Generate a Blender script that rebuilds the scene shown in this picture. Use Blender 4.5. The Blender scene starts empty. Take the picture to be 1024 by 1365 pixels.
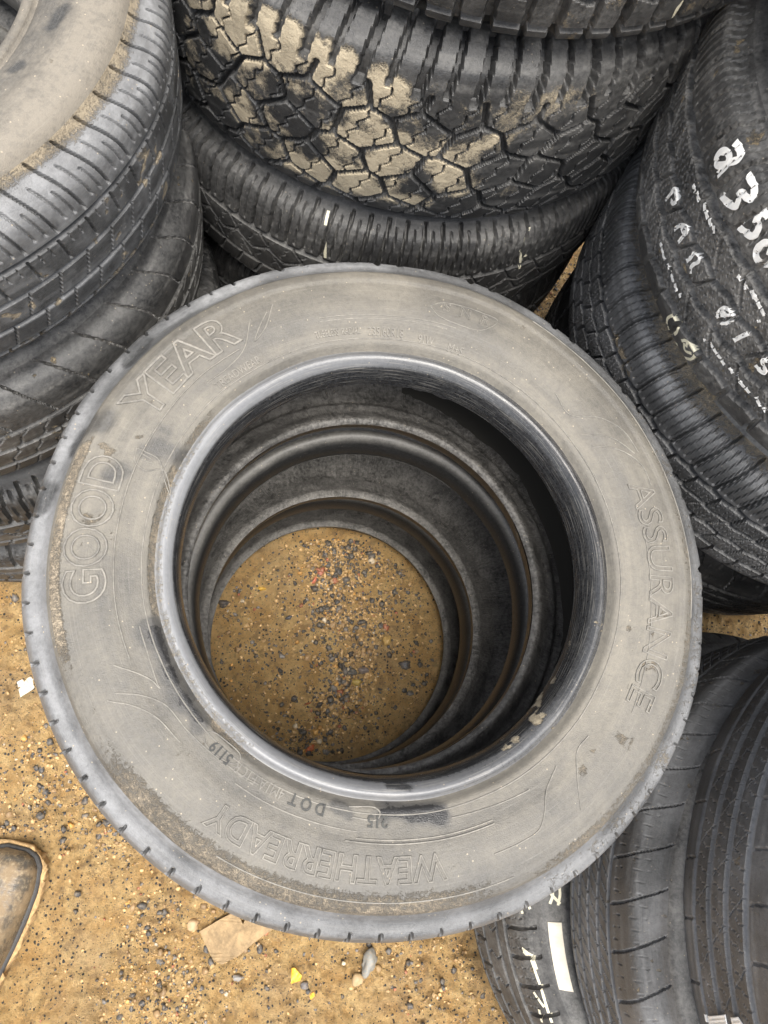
import bpy, math, random
import numpy as np
from mathutils import Matrix, Vector

random.seed(7)
RNG = np.random.default_rng(7)
scene = bpy.context.scene
COL = scene.collection
PI = math.pi

# ------------------------------------------------------------------ camera
FPX, CAM_H = 1000.0, 1.38
CAM = np.array([0.0, 0.0, CAM_H])
_n = np.array([345 - 512.0, -(985 - 682.5), -FPX])
_u = -_n / np.linalg.norm(_n)
_X = np.array([1.0, 0, 0]) - _u * _u[0]
_X /= np.linalg.norm(_X)
W2C = np.stack([_X, np.cross(_u, _X), _u], 1)


def ray(px, py):
    d = W2C.T @ np.array([px - 512.0, -(py - 682.5), -FPX])
    return d / np.linalg.norm(d)


def at(px, py, z=0.0):
    """ground (or height z) point seen in that direction"""
    d = ray(px, py)
    return CAM + d * ((z - CAM_H) / d[2])


cam = bpy.data.cameras.new('camera')
cam.sensor_fit = 'VERTICAL'
cam.sensor_height = 36.0
cam.lens = 36.0 * FPX / 1365.0
cam.clip_start, cam.clip_end = 0.02, 500
camo = bpy.data.objects.new('camera', cam)
COL.objects.link(camo)
R3 = Matrix([list(r) for r in W2C.T])
camo.matrix_world = Matrix.Translation(Vector(CAM)) @ R3.to_4x4()
scene.camera = camo

# ------------------------------------------------------------------ numpy noise


def sst(a, b, x):
    t = np.clip((x - a) / (b - a), 0, 1)
    return t * t * (3 - 2 * t)


def _hash(ix, iy, iz, seed):
    h = (ix * 374761393 + iy * 668265263 + iz * 1274126177 + seed * 974634541) & 0x7fffffff
    h = ((h ^ (h >> 13)) * 1274126177) & 0x7fffffff
    h = h ^ (h >> 16)
    return (h & 0xffff) / 65535.0


def vnoise(x, y, z, seed=0):
    fx, fy, fz = np.floor(x), np.floor(y), np.floor(z)
    ix, iy, iz = fx.astype(np.int64), fy.astype(np.int64), fz.astype(np.int64)
    x, y, z = x - fx, y - fy, z - fz
    x, y, z = x * x * (3 - 2 * x), y * y * (3 - 2 * y), z * z * (3 - 2 * z)
    r = 0
    for a in (0, 1):
        for b in (0, 1):
            for c in (0, 1):
                w = (x if a else 1 - x) * (y if b else 1 - y) * (z if c else 1 - z)
                r = r + w * _hash(ix + a, iy + b, iz + c, seed)
    return r


def fbm(x, y, z, freq, oct=4, seed=0, gain=.5):
    r, a, t = 0, 1.0, 0
    for k in range(oct):
        r = r + a * vnoise(x * freq + 11.3 * k, y * freq - 7.1 * k, z * freq + 3.7 * k, seed + k)
        t += a
        a *= gain
        freq *= 2.03
    return r / t

# ------------------------------------------------------------------ helpers


def link(o, parent=None):
    COL.objects.link(o)
    if parent is not None:
        o.parent = parent
    return o


def tag(o, label=None, cat=None, group=None, kind=None):
    for k, v in (('label', label), ('category', cat), ('group', group), ('kind', kind)):
        if v:
            o[k] = v
    return o


def mesh_np(name, V, F, mat, parent=None, masks=None, uv=None, smooth=True):
    """V (n,3), F (m,k) arrays -> one mesh object"""
    V = np.asarray(V, np.float32)
    F = np.asarray(F, np.int32)
    me = bpy.data.meshes.new(name)
    k = F.shape[1]
    me.vertices.add(len(V))
    me.vertices.foreach_set('co', V.ravel())
    me.loops.add(F.size)
    me.loops.foreach_set('vertex_index', F.ravel())
    me.polygons.add(len(F))
    me.polygons.foreach_set('loop_start', np.arange(len(F), dtype=np.int32) * k)
    me.polygons.foreach_set('loop_total', np.full(len(F), k, np.int32))
    me.polygons.foreach_set('use_smooth', np.full(len(F), smooth, bool))
    if masks is not None:
        a = me.attributes.new('mask', 'FLOAT_COLOR', 'POINT')
        m4 = np.ones((len(V), 4), np.float32)
        m4[:, :masks.shape[1]] = masks
        a.data.foreach_set('color', m4.ravel())
    if uv is not None:
        a = me.attributes.new('coords', 'FLOAT_VECTOR', 'POINT')
        v3 = np.zeros((len(V), 3), np.float32)
        v3[:, :2] = uv
        a.data.foreach_set('vector', v3.ravel())
    me.update(calc_edges=True)
    me.validate()
    me.materials.append(mat)
    return link(bpy.data.objects.new(name, me), parent)


def grid_faces(nu, nv, off=0):
    i = np.arange(nu - 1)[:, None] * nv + np.arange(nv - 1)[None, :] + off
    return np.stack([i, i + nv, i + nv + 1, i + 1], -1).reshape(-1, 4)

# ------------------------------------------------------------------ materials


class NT:
    def __init__(s, name):
        s.m = bpy.data.materials.new(name)
        s.m.use_nodes = True
        s.t = s.m.node_tree
        s.b = s.t.nodes['Principled BSDF']

    def n(s, typ, **kw):
        nd = s.t.nodes.new(typ)
        for k, v in kw.items():
            if k.startswith('i_'):
                key = k[2:]
                nd.inputs[int(key) if key.isdigit() else key.replace('_', ' ')].default_value = v
            else:
                setattr(nd, k, v)
        return nd

    def l(s, a, b):
        s.t.links.new(a, b)

    def math(s, op, a, b=None, c=None, clamp=False):
        nd = s.n('ShaderNodeMath', operation=op, use_clamp=clamp)
        for i, x in enumerate((a, b, c)):
            if x is None:
                continue
            if isinstance(x, (int, float)):
                nd.inputs[i].default_value = x
            else:
                s.l(x, nd.inputs[i])
        return nd.outputs[0]

    def mix(s, f, a, b):
        nd = s.n('ShaderNodeMix', data_type='RGBA')
        for i, x in ((0, f), (6, a), (7, b)):
            if isinstance(x, (int, float)):
                nd.inputs[i].default_value = x
            elif isinstance(x, tuple):
                nd.inputs[i].default_value = (*x, 1)
            else:
                s.l(x, nd.inputs[i])
        return nd.outputs[2]

    def noise(s, scale, detail=4, rough=.6, vec=None, dist=0.0):
        nd = s.n('ShaderNodeTexNoise', i_Scale=scale, i_Detail=detail, i_Roughness=rough, i_Distortion=dist)
        s.l(vec if vec is not None else s.obj(), nd.inputs['Vector'])
        return nd.outputs[0]

    def obj(s):
        if not hasattr(s, '_tc'):
            s._tc = s.n('ShaderNodeTexCoord')
        return s._tc.outputs['Object']

    def ramp(s, f, a, b):
        nd = s.n('ShaderNodeMapRange', interpolation_type='SMOOTHSTEP')
        nd.inputs[1].default_value = a
        nd.inputs[2].default_value = b
        s.l(f, nd.inputs[0])
        return nd.outputs[0]

    def bump(s, h, strength=.5, dist=.001, prev=None):
        nd = s.n('ShaderNodeBump', i_Strength=strength, i_Distance=dist)
        s.l(h, nd.inputs['Height'])
        if prev is not None:
            s.l(prev, nd.inputs['Normal'])
        return nd.outputs[0]


def rubber(name, base=(.021, .0215, .0225), dust=(.205, .20, .19), mud=(.52, .41, .25), rough=.45, wetrough=.12,
           liner=False, scratch=0.0, streak=0.0, mott=1.0, bk=1.0):
    """black rubber; vertex masks: R dust film plus painted sheen and shade, G caked mud, B wet"""
    s = NT(name)
    at_ = s.n('ShaderNodeAttribute', attribute_name='mask')
    sp = s.n('ShaderNodeSeparateColor')
    s.l(at_.outputs['Color'], sp.inputs[0])
    D, M, Wt = sp.outputs[0], sp.outputs[1], sp.outputs[2]
    cv = s.n('ShaderNodeAttribute', attribute_name='coords').outputs['Vector']
    n1 = s.noise(38, 6, .65)
    n2 = s.noise(210, 5, .7)
    n3 = s.noise(900, 3, .6)
    # dust amount broken up by noise
    d = s.math('ADD', s.math('MULTIPLY', s.ramp(n1, .28, .72), .9 * mott), s.math('MULTIPLY', s.ramp(n2, .3, .7), 1.0 * mott))
    d = s.math('MULTIPLY', D, s.math('ADD', d, .95 * (1 - mott)))
    d = s.math('ADD', d, s.math('MULTIPLY', s.math('SUBTRACT', n2, .5), .10), clamp=True)
    grime = s.math('ADD', .55, s.math('MULTIPLY', s.ramp(s.noise(330, 4, .75), .3, .7), .9))
    bn = s.n('ShaderNodeVectorMath', operation='SCALE')
    bn.inputs[0].default_value = base
    s.l(grime, bn.inputs['Scale'])
    col = s.mix(d, bn.outputs[0], dust)
    # small pale specks of dried splash
    vor = s.n('ShaderNodeTexVoronoi', i_Scale=150.0)
    s.l(s.obj(), vor.inputs['Vector'])
    speck = s.math('MULTIPLY', s.math('LESS_THAN', vor.outputs['Distance'], .11), s.math('GREATER_THAN', s.noise(45, 2), .54))
    col = s.mix(s.math('MULTIPLY', speck, s.math('ADD', D, .25)), col, (.34, .29, .22))
    # caked mud with a crumbly edge
    mm = s.math('ADD', M, s.math('MULTIPLY', s.math('SUBTRACT', n2, .5), .9))
    mm = s.math('ADD', mm, s.math('MULTIPLY', s.math('SUBTRACT', n3, .5), .5))
    mm = s.math('MULTIPLY', s.ramp(mm, .34, .72), s.ramp(M, .02, .15))
    mcol = s.mix(s.ramp(n1, .35, .7), tuple(.62 * c for c in mud), mud)
    mcol = s.mix(s.math('MULTIPLY', s.ramp(n3, .4, .7), .4), mcol, tuple(min(1, 1.25 * c) for c in mud))
    col = s.mix(mm, col, mcol)
    if streak:
        mp = s.n('ShaderNodeMapping', i_Scale=(14.0, 900.0, 1.0))
        s.l(cv, mp.inputs[0])
        st = s.noise(1.0, 3, .6, vec=mp.outputs[0])
        col = s.mix(s.math('MULTIPLY', s.ramp(st, .5, .75), streak), col, (.36, .34, .30))
    if scratch:
        mp = s.n('ShaderNodeMapping', i_Scale=(260.0, 22.0, 1.0), i_Rotation=(0, 0, .5))
        s.l(cv, mp.inputs[0])
        sc = s.noise(1.0, 3, .6, vec=mp.outputs[0])
        col = s.mix(s.math('MULTIPLY', s.ramp(sc, .62, .72), scratch), col, (.22, .21, .19))
    wetcol = s.mix(1.0, col, (.012, .012, .013))
    wm = s.ramp(s.math('ADD', Wt, s.math('MULTIPLY', s.math('SUBTRACT', n2, .5), .5)), .45, .6)
    col = s.mix(s.math('MULTIPLY', wm, .85), col, wetcol)
    s.l(col, s.b.inputs['Base Color'])
    r = s.math('ADD', rough - .12, s.math('MULTIPLY', n2, .25))
    r = s.math('ADD', r, s.math('MULTIPLY', d, .3))
    r = s.math('ADD', r, s.math('MULTIPLY', mm, .5), clamp=True)
    mr = s.n('ShaderNodeMix', data_type='FLOAT')
    s.l(wm, mr.inputs[0])
    s.l(r, mr.inputs[2])
    mr.inputs[3].default_value = wetrough
    s.l(mr.outputs[0], s.b.inputs['Roughness'])
    b = s.bump(n3, .55 * bk, .0010)
    b = s.bump(n2, .35 * bk, .0012, b)
    b = s.bump(s.math('MULTIPLY', mm, s.math('ADD', n2, .4)), .8, .002, b)
    if liner:
        mp = s.n('ShaderNodeMapping', i_Scale=(210.0, 26.0, 1.0))
        s.l(cv, mp.inputs[0])
        w = s.noise(1.0, 3, .6, vec=mp.outputs[0], dist=1.2)
        mp2 = s.n('ShaderNodeMapping', i_Scale=(55.0, 330.0, 1.0))
        s.l(cv, mp2.inputs[0])
        w2 = s.noise(1.0, 3, .6, vec=mp2.outputs[0], dist=.6)
        b = s.bump(s.ramp(w, .42, .6), .55, .002, b)
        b = s.bump(w2, .4, .0015, b)
    s.l(b, s.b.inputs['Normal'])
    return s.m


M_TREAD = rubber('tread_rubber', rough=.38)
M_TREAD_DRY = rubber('dry_tread_rubber', base=(.024, .024, .0245), rough=.5, scratch=.4)
M_SIDE = rubber('sidewall_rubber', rough=.40)
M_DUSTY = rubber('dusty_sidewall_rubber', base=(.034, .034, .035), dust=(.190, .174, .144), mud=(.36, .30, .22), rough=.36, streak=.14, mott=.28)
M_TAN = rubber('tan_dusted_sidewall_rubber', base=(.035, .035, .035), dust=(.200, .178, .145), mud=(.40, .33, .22), rough=.45, streak=.12, mott=.4)
M_MUDDY = rubber('mud_caked_rubber', mud=(.47, .40, .285), rough=.4)
M_SHOULDER = rubber('scuffed_shoulder_rubber', base=(.024, .025, .0265), dust=(.24, .245, .25), mud=(.5, .38, .22), rough=.36, streak=.10)
M_PALE = rubber('pale_worn_shoulder_rubber', base=(.040, .041, .042), dust=(.250, .253, .258), mud=(.33, .275, .195), rough=.36, streak=.12, mott=.35)
M_BEAD = rubber('bead_rubber', base=(.022, .0225, .024), dust=(.30, .305, .315), mud=(.44, .37, .26), rough=.22, streak=.42, mott=.1, bk=.3)
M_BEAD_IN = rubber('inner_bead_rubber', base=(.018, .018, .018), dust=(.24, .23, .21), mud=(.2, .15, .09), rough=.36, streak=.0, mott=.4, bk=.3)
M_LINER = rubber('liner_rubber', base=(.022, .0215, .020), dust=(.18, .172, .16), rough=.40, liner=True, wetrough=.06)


def simple(name, col, rough=.7, spread=.25, scale=120, bump=.3, metal=0.0, spec=.5):
    s = NT(name)
    n1 = s.noise(scale, 5, .65)
    n2 = s.noise(scale * 5, 3, .6)
    f = s.math('ADD', s.math('MULTIPLY', n1, .7), s.math('MULTIPLY', n2, .3))
    c = s.mix(s.ramp(f, .3, .7), tuple(x * (1 - spread) for x in col), tuple(min(1, x * (1 + spread)) for x in col))
    s.l(c, s.b.inputs['Base Color'])
    s.b.inputs['Roughness'].default_value = rough
    s.b.inputs['Specular IOR Level'].default_value = spec
    s.l(s.bump(f, bump, .001), s.b.inputs['Normal'])
    return s.m


M_PAINT = simple('white_paint_marker', (.82, .82, .80), .5, .06, 300)
M_CRAYON = simple('yellowed_crayon', (.72, .68, .52), .7, .15, 400)
M_INK = rubber('rubbed_black_letter_rubber', base=(.018, .018, .018), dust=(.06, .06, .055), rough=.35)
M_LETTER = rubber('moulded_letter_rubber', base=(.04, .04, .039), dust=(.29, .27, .235), rough=.5, mott=.45)

# ------------------------------------------------------------------ tyre geometry


def catmull(P, n=24):
    P = np.asarray(P, float)
    Q = np.vstack([2 * P[0] - P[1], P, 2 * P[-1] - P[-2]])
    out = []
    for i in range(1, len(Q) - 2):
        p0, p1, p2, p3 = Q[i - 1:i + 3]
        t0 = 0.0
        t1 = t0 + np.linalg.norm(p1 - p0) ** .5
        t2 = t1 + np.linalg.norm(p2 - p1) ** .5
        t3 = t2 + np.linalg.norm(p3 - p2) ** .5
        t = np.linspace(t1, t2, n, endpoint=False)[:, None]
        A1 = (t1 - t) / (t1 - t0) * p0 + (t - t0) / (t1 - t0) * p1
        A2 = (t2 - t) / (t2 - t1) * p1 + (t - t1) / (t2 - t1) * p2
        A3 = (t3 - t) / (t3 - t2) * p2 + (t - t2) / (t3 - t2) * p3
        B1 = (t2 - t) / (t2 - t0) * A1 + (t - t0) / (t2 - t0) * A2
        B2 = (t3 - t) / (t3 - t1) * A2 + (t - t1) / (t3 - t1) * A3
        out.append((t2 - t) / (t2 - t1) * B1 + (t - t1) / (t2 - t1) * B2)
    out.append(P[-1][None])
    return np.vstack(out)


def resample(P, ds):
    L = np.r_[0, np.cumsum(np.linalg.norm(np.diff(P, axis=0), axis=1))]
    n = max(2, int(round(L[-1] / ds)) + 1)
    s = np.linspace(0, L[-1], n)
    return np.stack([np.interp(s, L, P[:, 0]), np.interp(s, L, P[:, 1])], 1), s


def eval_pattern(elems, u, v, C):
    """depth below the crown (m) on the grid u (arc length) x v (across)"""
    H = np.zeros(np.broadcast(u, v).shape)
    for e in elems:
        k = e[0]
        if k == 'g':        # circumferential groove
            _, v0, w, dep, za, zp = (list(e) + [0, .05])[:6] if len(e) < 6 else e
            off = v0
            if za:
                n = max(1, round(C / zp))
                t = (u * n / C) % 1
                off = v0 + za * (np.abs(2 * t - 1) * 2 - 1)
            d = np.abs(v - off)
            ed = min(.0010, w * .35)
            H = np.maximum(H, dep * (1 - sst(w / 2 - ed, w / 2 + ed, d)))
        elif k == 'c':      # lateral cut
            _, va, vb, pitch, ph, slant, curve, w, dep, za, zp = e
            n = max(1, round(C / pitch))
            p = C / n
            x = v - va
            off = ph * p + slant * x + curve * x * np.abs(x)
            if za:
                off = off + za * (np.abs(2 * ((x / zp) % 1) - 1) * 2 - 1)
            d = np.abs((u - off + p / 2) % p - p / 2)
            ed = min(.0007, w * .4)
            m = sst(va - .0015, va + .0015, v) * (1 - sst(vb - .0015, vb + .0015, v))
            H = np.maximum(H, dep * m * (1 - sst(w / 2 - ed, w / 2 + ed, d)))
        elif k == 'vor':    # interlocking blocks
            _, rows, pitch, w, dep, va, vb, sc = e
            n = max(1, round(C / pitch))
            p = C / n
            best = np.full(H.shape, 9e9)
            sec = np.full(H.shape, 9e9)
            bu = np.zeros(H.shape); bv = np.zeros(H.shape)
            su = np.zeros(H.shape); sv = np.zeros(H.shape)
            for (rv, ph) in rows:
                k0 = np.round(u / p - ph)
                for j in (-1, 0, 1):
                    kk = np.round(k0 + j) % n
                    cu = (k0 + j + ph + .16 * (_h1(kk, rv) - .5)) * p
                    jv = rv + .006 * (kk % 2 * 2 - 1) + .010 * (_h1(kk + 77, rv) - .5)
                    d2 = (u - cu) ** 2 + ((v - jv) * sc) ** 2
                    cub = np.broadcast_to(cu, H.shape); jvb = np.broadcast_to(jv, H.shape)
                    lt = d2 < best
                    l2 = (~lt) & (d2 < sec)
                    sec = np.where(lt, best, np.where(l2, d2, sec))
                    su = np.where(lt, bu, np.where(l2, cub, su)); sv = np.where(lt, bv, np.where(l2, jvb, sv))
                    best = np.where(lt, d2, best)
                    bu = np.where(lt, cub, bu); bv = np.where(lt, jvb, bv)
            sep = np.sqrt((bu - su) ** 2 + ((bv - sv) * sc) ** 2) + 1e-9
            de = (sec - best) / (2 * sep)
            m = sst(va - .002, va + .002, v) * (1 - sst(vb - .002, vb + .002, v))
            H = np.maximum(H, dep * m * (1 - sst(w / 2 - .0012, w / 2 + .0012, de)))
    return H


def _h1(k, r):
    t = np.sin(k * 12.9898 + r * 781.233) * 43758.5453
    return t - np.floor(t)


class Tyre:
    def __init__(s, label, loc, R, W, rb=.208, zb=None, TW=None, tilt=(0, 0), elems=(), fine=.0022, ds=.0022,
                 round_=.5, mask=None, mats=None, spin=0.0, group=None, face=None, hid=False, steps=(), lug=.030):
        s.R, s.W, s.rb = R, W, rb
        s.zb = zb if zb is not None else W / 2 - .016
        s.TW = TW or W * .84
        s.elems = elems
        zb = s.zb
        h, tw = W / 2, s.TW / 2
        rd = round_
        up = [(rb - .012, zb - .034), (rb - .0105, zb - .020), (rb - .006, zb - .007), (rb + .0005, zb + .0005), (rb + .005, zb + .001),
              (rb + .0085, zb - .003), (rb + .011, zb - .001), (rb + .015, zb + .004),
              (rb + .036, zb + (h - zb) * .72), (rb + .45 * (R - rb), h), (R - .036, h - .004),
              (R - .020 - .004 * rd, h - .012 - .006 * rd), (R - .009 - .004 * rd, tw - .004 - .004 * rd),
              (R - .004 - .001 * rd, tw - .020), (R - .0012, tw * .5), (R, 0.0)]
        full = up + [(r, -z) for r, z in up[-2::-1]]
        P = catmull(full)
        PP, S = resample(P, .0007)
        mid = np.argmin(np.abs(PP[:, 1]) + (PP[:, 0] < R - .02) * 9)
        S = S - S[mid]
        s.prof, s.S = PP, -S          # v positive upwards
        T = np.gradient(PP, axis=0)
        T /= np.linalg.norm(T, axis=1)[:, None]
        s.N = np.stack([-T[:, 1], T[:, 0]], 1)
        if s.N[mid, 0] < 0:
            s.N = -s.N
        iu = np.arange(len(PP))
        gi = [i for i in iu[:mid] if abs(PP[i, 0] - (rb + .0105)) < .0006 and PP[i, 1] > zb - .01]
        s.vb = s.v_of(rb + .0095, True)
        s.vs = s.v_of(R - lug, True)
        s.vmax = s.S[0]
        # theta samples, dense where the camera looks
        loc = np.array(loc, float)
        s.loc, s.tilt = loc, tilt
        f0 = math.atan2(-loc[1], -loc[0]) if face is None else face
        # evenly spaced fine steps on the facing 220 degrees, coarser behind
        fa = math.radians(115)
        if hid:
            th = np.linspace(f0 - PI, f0 + PI, 420)
            ds = .005
        else:
            n1 = int(2 * fa * R / fine)
            n2 = int((2 * PI - 2 * fa) * R / (fine * 2.6)) // 2
            th = np.r_[np.linspace(f0 - PI, f0 - fa, n2, endpoint=False), np.linspace(f0 - fa, f0 + fa, n1, endpoint=False),
                       np.linspace(f0 + fa, f0 + PI, n2 + 1)]
        s.th = th
        s.C = 2 * PI * R
        nx = np.array([math.tan(tilt[0]), math.tan(tilt[1]), 1.0])
        nx /= np.linalg.norm(nx)
        a = np.array([1.0, 0, 0]) - nx * nx[0]
        a /= np.linalg.norm(a)
        b = np.cross(nx, a)
        s.A = np.stack([a, b, nx], 1)
        s.root = bpy.data.objects.new('tyre', None)
        COL.objects.link(s.root)
        s.root.empty_display_size = .05
        s.root.matrix_world = Matrix.Translation(Vector(loc)) @ Matrix([list(r) for r in s.A]).to_4x4()
        tag(s.root, label, 'tyre', group)
        mats = mats or {}
        s.mask, s.steps, s.hid = mask, steps, hid
        s.parts = {}
        mt = lambda k, d: mats.get(k, d)
        s.part('tread', -s.vs, s.vs, ds, mt('tread', M_TREAD), True)
        s.part('sidewall', s.vs, s.vb, .0026 if not hid else .006, mt('sidewall', M_SIDE))
        s.part('sidewall', -s.vb, -s.vs, .006, M_SIDE)
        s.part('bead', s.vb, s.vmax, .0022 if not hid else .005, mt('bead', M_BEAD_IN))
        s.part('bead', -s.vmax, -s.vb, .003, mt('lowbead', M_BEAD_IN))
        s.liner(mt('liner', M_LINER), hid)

    def v_of(s, r, upper):
        m = (s.prof[:, 1] > 0) if upper else (s.prof[:, 1] < 0)
        i = np.where(m)[0]
        j = i[np.argmin(np.abs(s.prof[i, 0] - r))]
        return s.S[j]

    def surf(s, th, v, lift=0.0, pat=True):
        """local position on the outer skin at angle th, arclength v"""
        th, v = np.broadcast_arrays(np.asarray(th, float), np.asarray(v, float))
        o = s.S[::-1]
        r = np.interp(v, o, s.prof[::-1, 0]); z = np.interp(v, o, s.prof[::-1, 1])
        nr = np.interp(v, o, s.N[::-1, 0]); nz = np.interp(v, o, s.N[::-1, 1])
        h = -eval_pattern(s.elems, th * s.R, v, s.C) if pat else 0
        lim = 1 - sst(s.vs - .005, s.vs, np.abs(v))
        h = h * lim + lift
        r = r + nr * h
        z = z + nz * h
        return np.stack([r * np.cos(th), r * np.sin(th), z], -1)

    def part(s, name, va, vb, ds, mat, pat=False):
        nv = max(3, int(round(abs(vb - va) / ds)) + 1)
        v = np.linspace(vb, va, nv)
        th = s.th
        if not pat and len(th) > 900:
            th = th[::2] if len(th) % 2 else np.r_[th[::2], th[-1]]
        TH, VV = np.meshgrid(th, v, indexing='ij')
        P = s.surf(TH, VV, 0, pat)
        if pat:
            H = eval_pattern(s.elems, TH * s.R, VV, s.C)
        else:
            H = np.zeros(TH.shape)
        # soft out-of-round of a worn tyre
        x, y, z = P[..., 0] + s.loc[0], P[..., 1] + s.loc[1], P[..., 2] + s.loc[2]
        rr = np.hypot(P[..., 0], P[..., 1])
        P = s.wobble(P)
        P[..., 2] += s.step(rr) * (name == 'sidewall') * (np.mean(v) > 0)
        M = np.zeros(TH.shape + (3,))
        if s.mask:
            M = s.mask(s, name, TH, VV, H, (x, y, z), rr)
        else:
            M = default_mask(s, name, TH, VV, H, (x, y, z), rr)
        if pat and not s.hid:
            edge = sst(.0001, .0005, H) * (1 - sst(.0010, .0024, H))
            M[..., 0] += .28 * edge * sst(.35, .65, fbm(x, y, z, 40, 3, 17))
            # rub marks running round the tyre
            a = TH * s.R
            rub = fbm(a * 1.0, VV * 14.0, np.full(TH.shape, s.loc[2] * 9), 9, 4, 19)
            M[..., 0] += .22 * sst(.52, .72, rub) * (H < .001)
        UV = np.stack([TH * s.R, VV], -1)
        o = mesh_np(name, P.reshape(-1, 3), grid_faces(len(th), nv), mat, s.root,
                    np.clip(M, 0, 1).reshape(-1, 3), UV.reshape(-1, 2), smooth=not pat)
        s.parts.setdefault(name, o)
        return o

    def wobble(s, P):
        x, y, z = P[..., 0] + s.loc[0], P[..., 1] + s.loc[1], P[..., 2] + s.loc[2]
        w = (fbm(x, y, z, 9, 2, 5) - .5) * .004 + (fbm(x, y, z, 60, 3, 9) - .5) * .0003
        rr = np.hypot(P[..., 0], P[..., 1])
        return np.stack([P[..., 0] * (1 + w / rr), P[..., 1] * (1 + w / rr), P[..., 2] + w * .6], -1)

    def step(s, rr):
        z = 0.0
        for a, b, h, e in s.steps:
            z = z + h * sst(a - e, a + e, rr) * (1 - sst(b - e, b + e, rr))
        return z

    def liner(s, mat, hid):
        R, W, rb, zb = s.R, s.W, s.rb, s.zb
        h, tw = W / 2, s.TW / 2
        half = [(rb - .012, zb - .034), (rb - .0085, zb - .040), (rb - .002, zb - .036), (rb + .012, zb - .020), (rb + .026, zb - .012), (rb + .028, zb - .0065),
                (rb + .034, zb - .004), (rb + .45 * (R - rb), h - .011), (R - .042, h - .018), (R - .024, tw - .018), (R - .019, tw - .045), (R - .018, 0)]
        full = half + [(r, -z) for r, z in half[-2::-1]]
        P, S = resample(catmull(full), .004 if not hid else .012)
        th = s.th[::2] if len(s.th) % 2 else np.r_[s.th[::2], s.th[-1]]
        TH, SS = np.meshgrid(th, S, indexing='ij')
        r = np.broadcast_to(P[:, 0], TH.shape); z = np.broadcast_to(P[:, 1], TH.shape)
        V = np.stack([r * np.cos(TH), r * np.sin(TH), z], -1)
        x, y, zz = V[..., 0] + s.loc[0], V[..., 1] + s.loc[1], V[..., 2] + s.loc[2]
        V[..., 2] += (fbm(x, y, zz, 28, 4, 15) - .5) * .006 * sst(R - .10, R - .08, r) * sst(R - .015, R - .03, r)
        M = np.zeros(TH.shape + (3,))
        M[..., 0] = (.35 + .55 * fbm(x, y, zz, 12, 3, 3)) * (.25 + .75 * sst(.35 * h, -.25 * h, z))      # dust film; upper half kept darker, its shade put into the mask
        F = grid_faces(len(th), len(S))[:, ::-1]
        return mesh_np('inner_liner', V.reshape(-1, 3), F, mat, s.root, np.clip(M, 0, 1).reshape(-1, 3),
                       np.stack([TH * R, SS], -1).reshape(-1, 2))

    # ---- find (theta, v) on the outer skin that lies along a view direction
    def hit(s, px, py):
        d = s.A.T @ ray(px, py)
        o = s.A.T @ (CAM - s.loc)
        t = np.arange(.2, 2.2, .001)
        for _ in range(2):
            Q = o + d * t[:, None]
            rq, zq = np.hypot(Q[:, 0], Q[:, 1]), Q[:, 2]
            zs = s.prof[:, 1]
            up = np.interp(np.clip(zq, zs.min(), zs.max()), s.rz[0], s.rz[1])
            ins = (np.abs(zq) < s.W / 2) & (rq < up) & (rq > s.rb)
            i = np.argmax(ins)
            if not ins[i]:
                return None
            t = np.linspace(t[max(i - 1, 0)], t[i], 400)
        q = Q[i]
        th = math.atan2(q[1], q[0])
        rq = math.hypot(q[0], q[1])
        j = np.argmin((s.prof[:, 0] - rq) ** 2 + (s.prof[:, 1] - q[2]) ** 2)
        return th, s.S[j]

    @property
    def rz(s):
        if not hasattr(s, '_rz'):
            zz = np.linspace(-s.W / 2, s.W / 2, 300)
            rr = [s.prof[np.abs(s.prof[:, 1] - z) < .0012][:, 0].max() if (np.abs(s.prof[:, 1] - z) < .0012).any() else s.rb for z in zz]
            s._rz = (zz, np.array(rr))
        return s._rz


def default_mask(s, name, TH, VV, H, xyz, rr):
    x, y, z = xyz
    M = np.zeros(TH.shape + (3,))
    n = fbm(x, y, z, 14, 4, 21)
    M[..., 0] = .10 + .35 * sst(.4, .7, n)
    if name == 'bead':
        M[..., 0] = .35 + .5 * n
    M[..., 1] = .55 * sst(.62, .8, fbm(x, y, z, 30, 4, 31))
    return M


def stroke(T, pts, width, name, mat, lift=.0005, closed=False, px=True, width2=None, taper=True, maxjump=.0055):
    """a brush stroke lying on the tyre's skin (pts are directions of view or (theta, v))"""
    tv = [T.hit(*p) for p in pts] if px else list(pts)
    tv = [t for t in tv if t is not None]
    if len(tv) < 2:
        return None, None
    tv = np.array(tv)
    tv[:, 0] = np.unwrap(tv[:, 0])
    q = tv.copy()
    q[:, 0] *= T.R
    if len(q) > 2:
        q = catmull(q, 14)
    q, S = resample(q, .0016)
    t = np.gradient(q, axis=0)
    t /= np.linalg.norm(t, axis=1)[:, None] + 1e-9
    nn = np.stack([-t[:, 1], t[:, 0]], 1)
    seg = []
    wn = 1 + .25 * (np.array([fbm(np.array([a * 300]), np.array([1.]), np.array([2.]), 1, 2, 3)[0] for a in S]) - .5)
    k = np.linspace(-1, 1, 7)
    Q = q[:, None, :] + nn[:, None, :] * (k[None, :, None] * width / 2 * wn[:, None, None])
    if taper:
        pass
    P = T.wobble(T.surf(Q[..., 0] / T.R, Q[..., 1], lift))
    h = eval_pattern(T.elems, Q[..., 0], Q[..., 1], T.C)
    F = grid_faces(len(q), 7)
    hf = h.reshape(-1)[F]
    ok = (hf.max(1) - hf.min(1) < maxjump) & (hf.max(1) < .0072)
    F = F[ok]
    return P.reshape(-1, 3), F


def strokes(T, name, mat, lst, width, **kw):
    for pts in lst:
        P, F = stroke(T, pts, width, name, mat, **kw)
        if P is not None and len(F):
            mesh_np(name, P, F, mat, T.parts['tread'])

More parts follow.
